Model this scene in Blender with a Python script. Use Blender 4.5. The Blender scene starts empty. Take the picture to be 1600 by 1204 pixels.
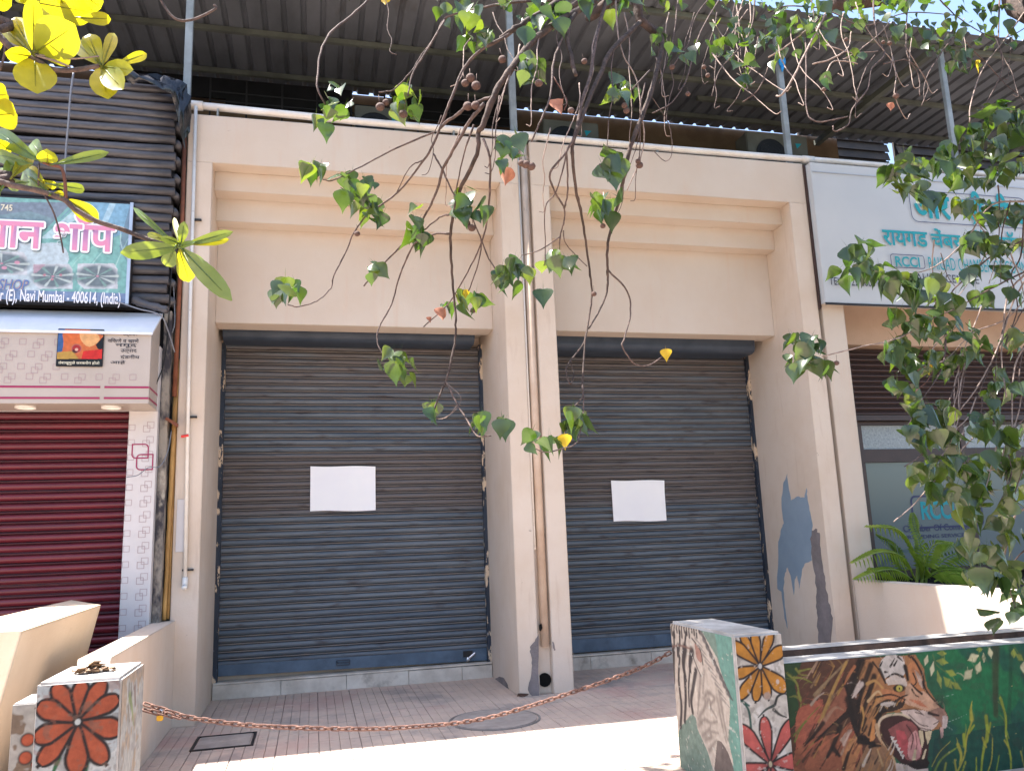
import bpy, bmesh, math, random
import numpy as np
from mathutils import Vector, Matrix, Euler
R = math.radians
random.seed(7)
scene = bpy.context.scene
COL = scene.collection

# ------------------------------------------------------------------ camera
FPX = 1253.7
CM = np.array([[0.97096497, 0.00650193, 0.23913333],
               [-0.23613335, 0.18615714, 0.95372248],
               [-0.03831534, -0.98249847, 0.18228738]])
EYE = np.array([0.0, 0.0, 1.45])
cam = bpy.data.cameras.new("camera")
cam.sensor_width = 36.0
cam.sensor_fit = 'HORIZONTAL'
cam.lens = FPX / 1600 * 36
cam.clip_start = 0.05
cam.clip_end = 2000
camo = bpy.data.objects.new("camera", cam)
COL.objects.link(camo)
mw = Matrix.Identity(4)
for i in range(3):
    mw[i][0] = CM[i, 0]; mw[i][1] = -CM[i, 1]; mw[i][2] = -CM[i, 2]; mw[i][3] = EYE[i]
camo.matrix_world = mw
scene.camera = camo

# ------------------------------------------------------------------ sky, sun, exposure
SUN = Vector((-0.42, 0.156, 1.0)).normalized()
world = bpy.data.worlds.new("World")
scene.world = world
world.use_nodes = True
wn = world.node_tree
bg = wn.nodes["Background"]
sky = wn.nodes.new("ShaderNodeTexSky")
sky.sky_type = 'NISHITA'
sky.sun_disc = False
sky.sun_elevation = math.asin(SUN.z)
sky.sun_rotation = math.atan2(SUN.x, SUN.y)
sky.air_density = 1.0
sky.dust_density = 2.2
sky.ozone_density = 1.0
wn.links.new(sky.outputs[0], bg.inputs[0])
bg.inputs[1].default_value = 0.12
sun = bpy.data.lights.new("sun", 'SUN')
sun.energy = 5.0
sun.angle = R(0.53)
sun.color = (1.0, 0.95, 0.87)
suno = bpy.data.objects.new("sun", sun)
suno.rotation_euler = SUN.to_track_quat('Z', 'Y').to_euler()
suno.location = (-4, 3, 12)
COL.objects.link(suno)
vs = scene.view_settings
vs.view_transform = 'Standard'
vs.look = 'None'
vs.gamma = 1.0
vs.exposure = 1.97
scene.cycles.max_bounces = 7
scene.cycles.diffuse_bounces = 4
scene.cycles.transparent_max_bounces = 12
scene.cycles.sample_clamp_indirect = 8
scene.cycles.caustics_reflective = False
scene.cycles.caustics_refractive = False

# ------------------------------------------------------------------ measuring helpers (photo tracing -> real place at a known depth)
def ray(px, py):
    return CM @ np.array([px - 800.0, py - 602.0, FPX])
def P(px, py, Y):
    r = ray(px, py); return Vector(EYE + r * (Y / r[1]))
def PX(px, py, X):
    r = ray(px, py); return Vector(EYE + r * (X / r[0]))
def PZ(px, py, Z):
    r = ray(px, py); return Vector(EYE + r * ((Z - EYE[2]) / r[2]))

def lin(c):
    c = c / 255.0
    return c / 12.92 if c <= 0.04045 else ((c + 0.055) / 1.055) ** 2.4
def C(r, g, b):
    return (lin(r), lin(g), lin(b))

# ------------------------------------------------------------------ materials
MATS = {}
def mat(name, col, col2=None, scale=3.0, detail=5, rough=0.7, bump=0.0, bscale=40.0, metal=0.0, spec=0.4,
        stretch=(1, 1, 1), contrast=(0.35, 0.65), coords='pos', bevel=0.0, extra=None, bump2=0.0, b2scale=6.0, rvar=0.0):
    m = bpy.data.materials.new(name); m.use_nodes = True
    nt = m.node_tree; N = nt.nodes; L = nt.links
    b = N["Principled BSDF"]
    b.inputs["Roughness"].default_value = rough
    b.inputs["Metallic"].default_value = metal
    b.inputs["Specular IOR Level"].default_value = spec
    b.inputs["Base Color"].default_value = (*col, 1)
    if coords == 'pos':
        src = N.new("ShaderNodeNewGeometry").outputs["Position"]
    else:
        src = N.new("ShaderNodeTexCoord").outputs["Object"]
    mp = N.new("ShaderNodeMapping"); L.new(src, mp.inputs[0])
    mp.inputs["Scale"].default_value = stretch
    colout = None
    if col2 is not None:
        n = N.new("ShaderNodeTexNoise"); n.inputs["Scale"].default_value = scale; n.inputs["Detail"].default_value = detail
        n.inputs["Roughness"].default_value = 0.62
        L.new(mp.outputs[0], n.inputs["Vector"])
        r = N.new("ShaderNodeMapRange"); r.inputs[1].default_value = contrast[0]; r.inputs[2].default_value = contrast[1]
        r.clamp = True
        L.new(n.outputs["Fac"], r.inputs[0])
        mx = N.new("ShaderNodeMix"); mx.data_type = 'RGBA'
        mx.inputs[6].default_value = (*col, 1); mx.inputs[7].default_value = (*col2, 1)
        L.new(r.outputs[0], mx.inputs[0])
        colout = mx.outputs[2]
        if rvar:
            rr = N.new("ShaderNodeMapRange"); rr.inputs[3].default_value = rough - rvar; rr.inputs[4].default_value = rough + rvar
            L.new(n.outputs["Fac"], rr.inputs[0]); L.new(rr.outputs[0], b.inputs["Roughness"])
    if extra:
        for (c3, sc, st, lo, hi, amt) in extra:
            mp2 = N.new("ShaderNodeMapping"); L.new(src, mp2.inputs[0]); mp2.inputs["Scale"].default_value = st
            mp2.inputs["Location"].default_value = (sc * 0.37, sc * 0.71, sc * 0.13)
            n2 = N.new("ShaderNodeTexNoise"); n2.inputs["Scale"].default_value = sc; n2.inputs["Detail"].default_value = 6
            n2.inputs["Roughness"].default_value = 0.65
            L.new(mp2.outputs[0], n2.inputs["Vector"])
            r2 = N.new("ShaderNodeMapRange"); r2.inputs[1].default_value = lo; r2.inputs[2].default_value = hi; r2.inputs[4].default_value = amt
            r2.clamp = True
            L.new(n2.outputs["Fac"], r2.inputs[0])
            mx2 = N.new("ShaderNodeMix"); mx2.data_type = 'RGBA'
            mx2.inputs[7].default_value = (*c3, 1)
            if colout is not None: L.new(colout, mx2.inputs[6])
            else: mx2.inputs[6].default_value = (*col, 1)
            L.new(r2.outputs[0], mx2.inputs[0])
            colout = mx2.outputs[2]
    if colout is not None:
        L.new(colout, b.inputs["Base Color"])
    nrm = None
    if bevel:
        bv = N.new("ShaderNodeBevel"); bv.samples = 3; bv.inputs[0].default_value = bevel
        nrm = bv.outputs[0]
    for amt, sc in ((bump, bscale), (bump2, b2scale)):
        if amt:
            n3 = N.new("ShaderNodeTexNoise"); n3.inputs["Scale"].default_value = sc; n3.inputs["Detail"].default_value = 4
            L.new(mp.outputs[0], n3.inputs["Vector"])
            bp = N.new("ShaderNodeBump"); bp.inputs["Strength"].default_value = min(1, amt); bp.inputs["Distance"].default_value = 0.012
            L.new(n3.outputs["Fac"], bp.inputs["Height"])
            if nrm is not None: L.new(nrm, bp.inputs["Normal"])
            nrm = bp.outputs[0]
    if nrm is not None: L.new(nrm, b.inputs["Normal"])
    MATS[name] = m
    return m

PLASTER = dict(rough=0.78, bump=0.12, bscale=70, bump2=0.3, b2scale=5, bevel=0.018, spec=0.25)
mat('cream', C(209, 198, 186), C(203, 188, 173), scale=1.3, contrast=(0.3, 0.7),
    extra=[(C(205, 182, 164), 2.2, (5, 5, 0.5), 0.56, 0.75, 0.5), (C(150, 130, 115), 9, (1, 1, 2.5), 0.70, 0.74, 0.4)], **PLASTER)
mat('cream_worn', C(212, 198, 184), C(203, 185, 167), scale=1.6, contrast=(0.35, 0.7),
    extra=[(C(184, 162, 144), 2.5, (5, 5, 0.6), 0.57, 0.75, 0.5), (C(120, 104, 92), 12, (1, 1, 1), 0.70, 0.74, 0.6)], **PLASTER)
mat('cream_block', C(210, 190, 166), C(202, 180, 154), scale=1.6, extra=[(C(170, 140, 110), 6, (1, 1, 1), 0.66, 0.74, 0.5)], **PLASTER)
mat('cement', C(140, 134, 130), C(112, 106, 102), scale=6, rough=0.9, bump=0.5, bscale=50)
mat('terrace_wall', C(134, 110, 86), C(110, 88, 68), scale=2, rough=0.85, bump=0.2)
mat('office_tan', C(205, 178, 156), C(192, 164, 142), scale=2, rough=0.8, bump=0.15, bscale=60)
mat('dirty_cement', C(150, 142, 132), C(62, 60, 66), scale=4, stretch=(2, 2, 1), contrast=(0.42, 0.58), rough=0.9, bump=0.5, bscale=30,
    extra=[(C(196, 188, 172), 7, (1, 1, 0.5), 0.6, 0.7, 0.7)])
mat('gap_grey', C(118, 116, 108), C(92, 90, 82), scale=3, rough=0.9, bump=0.3)
mat('bamboo', C(196, 156, 96), C(150, 112, 62), scale=5, stretch=(4, 4, 0.6), rough=0.6, bump=0.2)
mat('rust_pipe', C(140, 86, 62), C(104, 60, 44), scale=6, rough=0.75, bump=0.2)
mat('black_pole', C(92, 90, 94), C(60, 60, 66), scale=5, stretch=(0.5, 3, 3), rough=0.42, bump=0.25, bscale=25, spec=0.5,
    extra=[(C(120, 112, 104), 14, (0.25, 1, 1), 0.66, 0.74, 0.7)])
mat('black_cloth', C(22, 22, 24), C(34, 34, 38), scale=3, rough=0.8)
mat('tarp', C(26, 28, 34), None, rough=0.22, bump=0.3, bscale=14, spec=0.6)
mat('white_pvc', C(232, 230, 226), C(220, 212, 202), scale=5, rough=0.4, extra=[(C(150, 130, 110), 5, (1, 4, 4), 0.62, 0.72, 0.5)])
mat('painted_pipe', C(206, 186, 168), C(190, 166, 146), scale=4, rough=0.6, bump=0.15, extra=[(C(120, 98, 80), 12, (1, 1, 0.6), 0.66, 0.72, 0.7)])
mat('post_paint', C(150, 158, 160), C(120, 126, 126), scale=4, rough=0.5, spec=0.5)
mat('roof_metal', C(112, 116, 124), C(92, 96, 103), scale=2.5, stretch=(1, 0.4, 1), rough=0.55, spec=0.4, bump=0.08, bscale=20,
    extra=[(C(84, 80, 78), 3, (1.5, 0.5, 1), 0.58, 0.72, 0.6)])
mat('purlin', C(112, 116, 108), C(86, 90, 84), scale=3, rough=0.6)
mat('black_metal', C(30, 30, 34), C(44, 40, 40), scale=4, rough=0.55)
mat('ac_case', C(112, 108, 94), C(92, 88, 76), scale=3, rough=0.5)
mat('ac_dark', C(26, 26, 30), None, rough=0.5)
mat('fascia_beige_shaded', C(178, 168, 160), C(170, 160, 151), scale=2, rough=0.45, bevel=0.006)  # beige, with the almond tree's shade darkened into the colour
mat('white_case', C(206, 202, 203), C(198, 194, 194), scale=3, rough=0.45, bevel=0.006)
mat('silver', C(196, 198, 204), C(172, 176, 184), scale=6, rough=0.3, metal=0.65)
mat('flash_white', C(236, 236, 240), C(222, 223, 229), scale=4, rough=0.35)
mat('screen_brown', C(62, 54, 48), C(44, 40, 38), scale=3, rough=0.8)
mat('brown_frame', C(66, 46, 42), C(52, 36, 34), scale=4, rough=0.4, spec=0.5)
mat('brown_slat', C(70, 48, 44), C(54, 38, 36), scale=2.5, stretch=(0.3, 1, 4), rough=0.45)
mat('soil', C(58, 44, 34), C(36, 28, 22), scale=20, rough=0.95, bump=0.8, bscale=30)
mat('stone_white', C(196, 192, 188), C(160, 155, 150), scale=5, rough=0.8, bump=0.5, bscale=30,
    extra=[(C(120, 112, 106), 4, (1, 1, 1), 0.56, 0.7, 0.6)])
mat('stone_brown', C(92, 70, 60), C(62, 48, 42), scale=9, rough=0.9, bump=0.6, bscale=25)
mat('marble', C(222, 214, 202), C(188, 178, 166), scale=4, rough=0.55, spec=0.4, extra=[(C(96, 84, 74), 3, (1, 1, 1), 0.56, 0.7, 0.75)])
mat('tile', C(206, 184, 168), C(190, 170, 157), scale=2.2, rough=0.8, bump=0.3, bscale=60,
    extra=[(C(186, 140, 132), 0.9, (1, 1, 1), 0.52, 0.68, 0.6), (C(146, 138, 134), 1.6, (1, 1, 1), 0.52, 0.66, 0.7), (C(112, 104, 100), 9, (1, 1, 1), 0.64, 0.74, 0.6)])
mat('mortar', C(150, 134, 128), C(126, 114, 110), scale=5, rough=0.95, bump=0.4)
mat('pavement', C(188, 170, 154), C(172, 154, 140), scale=2, rough=0.9, bump=0.4, bscale=40)
mat('asphalt', C(74, 72, 72), C(60, 58, 58), scale=8, rough=0.95, bump=0.4)
mat('manhole', C(172, 160, 152), C(148, 138, 132), scale=7, rough=0.9, bump=0.5)
mat('rust_chain', C(136, 104, 92), C(92, 64, 56), scale=25, rough=0.7, bump=0.3, bscale=120, metal=0.15)
mat('brass', C(200, 158, 60), None, rough=0.35, metal=0.8)
mat('steel', C(210, 210, 214), None, rough=0.25, metal=0.9)
mat('paper', C(252, 252, 253), C(248, 248, 251), scale=3, rough=0.6, bump=0.1, bscale=12)
mat('teal_ink', C(28, 150, 160), None, rough=0.5)
mat('navy_ink', C(52, 56, 92), None, rough=0.5)
mat('dark_ink', C(44, 44, 54), None, rough=0.5)
mat('pink_ink', C(214, 140, 172), None, rough=0.5)
mat('white_ink', C(232, 232, 238), None, rough=0.5)
mat('shadow_ink', C(60, 100, 112), None, rough=0.5)
mat('blue_ink', C(92, 120, 172), None, rough=0.5)
mat('maroon_ink', C(150, 40, 84), None, rough=0.5)
mat('pale_ink', C(164, 140, 144), None, rough=0.5)
mat('cream_ink', C(220, 214, 190), None, rough=0.5)
mat('blue_flake', C(138, 156, 172), C(128, 147, 164), scale=3, rough=0.6, bump=0.15)
mat('grey_patch', C(136, 128, 128), C(112, 106, 106), scale=5, rough=0.95, bump=0.7, bscale=60)
mat('dark_hole', C(8, 8, 8), None, rough=1.0)
mat('dry_leaf', C(168, 138, 108), C(96, 76, 64), scale=30, rough=0.9)
mat('blue_plastic', C(40, 140, 205), None, rough=0.35)
mat('red_tape', C(220, 60, 60), None, rough=0.5)
mat('cable', C(120, 124, 134), None, rough=0.5)
mat('dark_cable', C(30, 30, 32), None, rough=0.6)
mat('lamp_glass', C(236, 234, 230), None, rough=0.3)
mat('bark', C(104, 86, 80), C(64, 52, 50), scale=30, rough=0.85, bump=0.6, bscale=90)
mat('bark_dark', C(84, 68, 62), C(46, 38, 36), scale=14, rough=0.9, bump=0.8, bscale=40)
mat('bark_pale', C(160, 140, 130), C(116, 98, 90), scale=25, rough=0.8, bump=0.4, bscale=90)
mat('twig_red', C(120, 72, 56), C(90, 60, 50), scale=20, rough=0.7)
mat('fruit', C(112, 84, 74), C(72, 54, 50), scale=40, rough=0.7, bump=0.5, bscale=80, coords='obj')
mat('dead_leaf', C(190, 130, 104), C(150, 96, 74), scale=20, rough=0.8)

def shutter_mat(name, blue, blue2, brown, z0, z1):
    """weathered paint: slate blue slats, brown primer where the paint has gone in a band and near the top"""
    m = mat(name, blue, blue2, scale=5, stretch=(0.25, 1, 3), rough=0.5, spec=0.35, bump=0.1, bscale=30)
    nt = m.node_tree; N = nt.nodes; L = nt.links; b = N["Principled BSDF"]
    src = b.inputs["Base Color"].links[0].from_socket
    geo = N.new("ShaderNodeNewGeometry"); sep = N.new("ShaderNodeSeparateXYZ"); L.new(geo.outputs["Position"], sep.inputs[0])
    mp = N.new("ShaderNodeMapping"); mp.inputs["Scale"].default_value = (0.9, 1, 14); L.new(geo.outputs["Position"], mp.inputs[0])
    nz = N.new("ShaderNodeTexNoise"); nz.inputs["Scale"].default_value = 1.6; nz.inputs["Detail"].default_value = 5; L.new(mp.outputs[0], nz.inputs["Vector"])
    def mr(s, a, bb, c=0.0, d=1.0):
        r = N.new("ShaderNodeMapRange"); r.inputs[1].default_value = a; r.inputs[2].default_value = bb
        r.inputs[3].default_value = c; r.inputs[4].default_value = d; L.new(s, r.inputs[0]); return r.outputs[0]
    def mth(op, a, bb):
        q = N.new("ShaderNodeMath"); q.operation = op
        for i, s in enumerate((a, bb)):
            if isinstance(s, (int, float)): q.inputs[i].default_value = s
            else: L.new(s, q.inputs[i])
        q.use_clamp = op in ('MAXIMUM',)
        return q.outputs[0]
    band = mth('MULTIPLY', mr(sep.outputs[2], z0 - .02, z0 + .02), mr(sep.outputs[2], z1 + .02, z1 - .02))
    top = mr(sep.outputs[2], 2.85, 3.2)
    tn = mth('MULTIPLY', top, mr(nz.outputs["Fac"], 0.3, 0.55))
    band = mth('MULTIPLY', band, mr(nz.outputs["Fac"], 0.25, 0.42, 0.55, 1.0))
    fac = mth('MAXIMUM', band, tn)
    mx = N.new("ShaderNodeMix"); mx.data_type = 'RGBA'; mx.inputs[7].default_value = (*brown, 1)
    L.new(src, mx.inputs[6]); L.new(fac, mx.inputs[0])
    # rust specks
    n4 = N.new("ShaderNodeTexNoise"); n4.inputs["Scale"].default_value = 6; n4.inputs["Detail"].default_value = 6
    mp4 = N.new("ShaderNodeMapping"); mp4.inputs["Scale"].default_value = (0.6, 1, 3); L.new(geo.outputs["Position"], mp4.inputs[0]); L.new(mp4.outputs[0], n4.inputs["Vector"])
    mx2 = N.new("ShaderNodeMix"); mx2.data_type = 'RGBA'; mx2.inputs[7].default_value = (*C(62, 54, 54), 1)
    L.new(mx.outputs[2], mx2.inputs[6]); L.new(mr(n4.outputs["Fac"], 0.56, 0.72, 0, 0.8), mx2.inputs[0])
    L.new(mx2.outputs[2], b.inputs["Base Color"])
    return m
mat('joint_dark', C(34, 32, 34), C(24, 24, 28), scale=8, rough=0.8)
shutter_mat('shutter_blue', C(110, 118, 126), C(82, 93, 105), C(102, 97, 97), 1.75, 2.36)
mat('slat_lip', C(130, 122, 116), C(100, 96, 96), scale=6, stretch=(0.4, 1, 2), rough=0.6)
mat('red_lip', C(70, 24, 34), C(56, 20, 28), scale=6, rough=0.5)
mat('brown_lip', C(50, 36, 34), None, rough=0.5)
mat('rail_blue', C(88, 108, 128), C(70, 88, 106), scale=5, rough=0.5, extra=[(C(40, 44, 52), 4, (1, 1, 1), 0.58, 0.72, 0.8), (C(196, 186, 176), 30, (1, 1, 1), 0.72, 0.75, 0.8)])
mat('hood_blue', C(66, 76, 90), C(50, 60, 74), scale=4, rough=0.5)
mat('guide_flaky', C(44, 56, 72), C(36, 44, 56), scale=3, rough=0.6, bump=0.3, bscale=30,
    extra=[(C(206, 184, 158), 4.5, (3, 3, 1), 0.56, 0.58, 1.0), (C(170, 180, 190), 8, (3, 3, 1), 0.66, 0.68, 0.8)])
mat('red_slat', C(106, 32, 44), C(88, 26, 38), scale=4, stretch=(0.3, 1, 2), rough=0.35, spec=0.5, extra=[(C(160, 80, 84), 20, (0.3, 1, 3), 0.68, 0.74, 0.5)])

def paint_mat(name, rough=0.75, bump=0.35):
    m = bpy.data.materials.new(name); m.use_nodes = True
    nt = m.node_tree; N = nt.nodes; L = nt.links; b = N["Principled BSDF"]
    at = N.new("ShaderNodeAttribute"); at.attribute_name = "paint"
    geo = N.new("ShaderNodeNewGeometry")
    n = N.new("ShaderNodeTexNoise"); n.inputs["Scale"].default_value = 26; n.inputs["Detail"].default_value = 6; L.new(geo.outputs["Position"], n.inputs["Vector"])
    mr = N.new("ShaderNodeMapRange"); mr.inputs[1].default_value = 0.3; mr.inputs[2].default_value = 0.7; mr.inputs[3].default_value = 0.78; mr.inputs[4].default_value = 1.14
    L.new(n.outputs["Fac"], mr.inputs[0])
    mx = N.new("ShaderNodeVectorMath"); mx.operation = 'SCALE'; L.new(at.outputs["Color"], mx.inputs[0]); L.new(mr.outputs[0], mx.inputs["Scale"])
    L.new(mx.outputs[0], b.inputs["Base Color"])
    b.inputs["Roughness"].default_value = rough; b.inputs["Specular IOR Level"].default_value = 0.3
    if bump:
        bp = N.new("ShaderNodeBump"); bp.inputs["Strength"].default_value = bump; bp.inputs["Distance"].default_value = 0.006
        n2 = N.new("ShaderNodeTexNoise"); n2.inputs["Scale"].default_value = 60; L.new(geo.outputs["Position"], n2.inputs["Vector"])
        L.new(n2.outputs["Fac"], bp.inputs["Height"]); L.new(bp.outputs[0], b.inputs["Normal"])
    MATS[name] = m
    return m
paint_mat('mural_paint')
paint_mat('print_gloss', rough=0.35, bump=0.0)

def leaf_mat(name, cols, trans, tr_amt=0.45, rough=0.32, spec=0.5):
    m = bpy.data.materials.new(name); m.use_nodes = True
    nt = m.node_tree; N = nt.nodes; L = nt.links; b = N["Principled BSDF"]; out = N["Material Output"]
    oi = N.new("ShaderNodeObjectInfo"); geo = N.new("ShaderNodeNewGeometry")
    ad = N.new("ShaderNodeMath"); ad.operation = 'ADD'; L.new(oi.outputs["Random"], ad.inputs[0]); L.new(geo.outputs["Random Per Island"], ad.inputs[1])
    fr = N.new("ShaderNodeMath"); fr.operation = 'FRACT'; L.new(ad.outputs[0], fr.inputs[0])
    def ramp(cs):
        r = N.new("ShaderNodeValToRGB"); e = r.color_ramp.elements
        e[0].position = 0; e[0].color = (*cs[0], 1); e[1].position = 1; e[1].color = (*cs[-1], 1)
        for i, c in enumerate(cs[1:-1]):
            q = e.new((i + 1) / (len(cs) - 1)); q.color = (*c, 1)
        L.new(fr.outputs[0], r.inputs[0]); return r.outputs[0]
    c1 = ramp(cols); c2 = ramp(trans)
    n = N.new("ShaderNodeTexNoise"); n.inputs["Scale"].default_value = 30; n.inputs["Detail"].default_value = 3
    L.new(geo.outputs["Position"], n.inputs["Vector"])
    mr = N.new("ShaderNodeMapRange"); mr.inputs[3].default_value = 0.75; mr.inputs[4].default_value = 1.2; L.new(n.outputs["Fac"], mr.inputs[0])
    sc = N.new("ShaderNodeVectorMath"); sc.operation = 'SCALE'; L.new(c1, sc.inputs[0]); L.new(mr.outputs[0], sc.inputs["Scale"])
    L.new(sc.outputs[0], b.inputs["Base Color"])
    b.inputs["Roughness"].default_value = rough; b.inputs["Specular IOR Level"].default_value = spec
    t = N.new("ShaderNodeBsdfTranslucent")
    sc2 = N.new("ShaderNodeVectorMath"); sc2.operation = 'SCALE'; L.new(c2, sc2.inputs[0]); L.new(mr.outputs[0], sc2.inputs["Scale"]); L.new(sc2.outputs[0], t.inputs[0])
    ms = N.new("ShaderNodeMixShader"); ms.inputs[0].default_value = tr_amt
    L.new(b.outputs[0], ms.inputs[1]); L.new(t.outputs[0], ms.inputs[2]); L.new(ms.outputs[0], out.inputs[0])
    MATS[name] = m
    return m
leaf_mat('portia_leaf', [C(44, 60, 38), C(60, 76, 47), C(52, 70, 50), C(76, 90, 56)], [C(76, 116, 24), C(110, 140, 28), C(64, 100, 30), C(150, 170, 34)], 0.33, rough=0.22, spec=0.8)
leaf_mat('yellow_leaf', [C(206, 170, 50), C(216, 184, 60)], [C(240, 200, 40), C(240, 210, 60)], 0.5)
leaf_mat('almond_leaf', [C(104, 122, 56), C(122, 138, 62)], [C(204, 188, 14), C(214, 200, 18), C(190, 184, 16)], 0.55, rough=0.35)
leaf_mat('almond_green', [C(84, 112, 62), C(100, 124, 70)], [C(150, 165, 40), C(170, 175, 40)], 0.3, rough=0.3)
leaf_mat('palm_leaf', [C(108, 138, 52), C(146, 166, 72)], [C(150, 175, 40), C(180, 195, 60)], 0.35, rough=0.4)

def glass_mat():
    m = bpy.data.materials.new('window_glass'); m.use_nodes = True
    b = m.node_tree.nodes["Principled BSDF"]
    b.inputs["Base Color"].default_value = (*C(104, 116, 117), 1)
    b.inputs["Roughness"].default_value = 0.08; b.inputs["Specular IOR Level"].default_value = 0.6
    MATS['window_glass'] = m
    m = mat('frosted', C(176, 184, 186), C(140, 150, 154), scale=40, rough=0.4, bump=0.6, bscale=60)
glass_mat()

# ------------------------------------------------------------------ mesh helpers
class MB:
    def __init__(s): s.v = []; s.f = []
    def quad(s, a, b, c, d):
        n = len(s.v); s.v += [tuple(a), tuple(b), tuple(c), tuple(d)]; s.f.append((n, n + 1, n + 2, n + 3)); return s
    def poly(s, pts):
        n = len(s.v); s.v += [tuple(p) for p in pts]; s.f.append(tuple(range(n, n + len(pts)))); return s
    def hexa(s, p):   # 8 corners: bottom 4 ccw, top 4 ccw
        n = len(s.v); s.v += [tuple(q) for q in p]
        for f in ((3, 2, 1, 0), (4, 5, 6, 7), (0, 1, 5, 4), (1, 2, 6, 5), (2, 3, 7, 6), (3, 0, 4, 7)):
            s.f.append(tuple(n + i for i in f))
        return s
    def box(s, x0, x1, y0, y1, z0, z1):
        return s.hexa([(x0, y0, z0), (x1, y0, z0), (x1, y1, z0), (x0, y1, z0), (x0, y0, z1), (x1, y0, z1), (x1, y1, z1), (x0, y1, z1)])
    def prism(s, pts, off, cap=True):   # polygon extruded along off
        n = len(s.v); k = len(pts); o = Vector(off)
        s.v += [tuple(p) for p in pts] + [tuple(Vector(p) + o) for p in pts]
        if cap:
            s.f.append(tuple(range(n, n + k))); s.f.append(tuple(range(n + 2 * k - 1, n + k - 1, -1)))
        for i in range(k):
            j = (i + 1) % k
            s.f.append((n + j, n + i, n + k + i, n + k + j))
        return s
    def tube(s, pts, rad, sides=6, cap=True):
        pts = [Vector(p) for p in pts]
        if not hasattr(rad, '__len__'): rad = [rad] * len(pts)
        n0 = len(s.v); up = Vector((0.31, 0.2, 0.93)).normalized(); pr = None
        for i, p in enumerate(pts):
            t = (pts[min(i + 1, len(pts) - 1)] - pts[max(i - 1, 0)])
            t = t.normalized() if t.length > 1e-9 else Vector((0, 0, 1))
            if pr is None:
                a = t.cross(up)
                if a.length < 1e-3: a = t.cross(Vector((1, 0, 0)))
                a.normalize()
            else:
                a = pr - t * pr.dot(t)
                if a.length < 1e-6: a = t.orthogonal()
                a.normalize()
            pr = a; b = t.cross(a)
            for k in range(sides):
                g = 2 * math.pi * k / sides
                s.v.append(tuple(p + (a * math.cos(g) + b * math.sin(g)) * rad[i]))
        for i in range(len(pts) - 1):
            for k in range(sides):
                k2 = (k + 1) % sides
                s.f.append((n0 + i * sides + k, n0 + i * sides + k2, n0 + (i + 1) * sides + k2, n0 + (i + 1) * sides + k))
        if cap:
            s.f.append(tuple(n0 + k for k in reversed(range(sides))))
            m = n0 + (len(pts) - 1) * sides
            s.f.append(tuple(m + k for k in range(sides)))
        return s
    def ellipsoid(s, c, r, seg=10, rings=6):
        n = len(s.v); c = Vector(c)
        for i in range(1, rings):
            th = math.pi * i / rings
            for k in range(seg):
                ph = 2 * math.pi * k / seg
                s.v.append((c.x + r[0] * math.sin(th) * math.cos(ph), c.y + r[1] * math.sin(th) * math.sin(ph), c.z + r[2] * math.cos(th)))
        t = len(s.v); s.v.append((c.x, c.y, c.z + r[2])); s.v.append((c.x, c.y, c.z - r[2]))
        for i in range(rings - 2):
            for k in range(seg):
                k2 = (k + 1) % seg
                s.f.append((n + i * seg + k, n + (i + 1) * seg + k, n + (i + 1) * seg + k2, n + i * seg + k2))
        for k in range(seg):
            k2 = (k + 1) % seg
            s.f.append((t, n + k, n + k2)); s.f.append((t + 1, n + (rings - 2) * seg + k2, n + (rings - 2) * seg + k))
        return s
    def mesh(s, name, m, off=(0, 0, 0), smooth=False, bevel=0.0, fix=True):
        me = bpy.data.meshes.new(name)
        o = Vector(off)
        me.from_pydata([tuple(Vector(p) - o) for p in s.v], [], s.f)
        if bevel or fix:
            bm = bmesh.new(); bm.from_mesh(me)
            if bevel:
                bmesh.ops.remove_doubles(bm, verts=bm.verts, dist=1e-5)
                es = [e for e in bm.edges if len(e.link_faces) == 2 and e.calc_face_angle(0) > 0.5]
                bmesh.ops.bevel(bm, geom=es, offset=bevel, segments=2, affect='EDGES', clamp_overlap=True)
            if fix: bmesh.ops.recalc_face_normals(bm, faces=bm.faces)
            bm.to_mesh(me); bm.free()
        if smooth:
            me.polygons.foreach_set('use_smooth', [True] * len(me.polygons))
        if m: me.materials.append(MATS[m] if isinstance(m, str) else m)
        return me

def wloc(o):
    p = Vector((0, 0, 0))
    while o is not None:
        p += o.location; o = o.parent
    return p
def link(name, me, parent=None, loc=(0, 0, 0)):
    o = bpy.data.objects.new(name, me); COL.objects.link(o); o.location = loc
    if parent is not None: o.parent = parent
    return o
def tag(o, label=None, cat=None, group=None, kind=None):
    if label: o['label'] = label
    if cat: o['category'] = cat
    if group: o['group'] = group
    if kind: o['kind'] = kind
    return o
def thing(name, loc, label, cat, group=None):
    o = bpy.data.objects.new(name, None); COL.objects.link(o); o.location = loc
    o.empty_display_size = 0.2
    return tag(o, label, cat, group)
def part(name, mb, m, parent, **kw):
    return link(name, mb.mesh(name, m, off=wloc(parent) if parent else (0, 0, 0), **kw), parent)
def solo(name, mb, m, loc, label, cat, group=None, **kw):
    o = link(name, mb.mesh(name, m, off=loc, **kw)); o.location = loc
    return tag(o, label, cat, group)
def struct(name, mb, m, **kw):
    return tag(link(name, mb.mesh(name, m, **kw)), kind='structure')
def copy_at(src, parent, loc, rot=None, scale=None):
    o = src.copy(); COL.objects.link(o); o.parent = parent; o.location = loc
    if rot is not None: o.rotation_euler = rot
    if scale is not None: o.scale = scale
    return o

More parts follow.
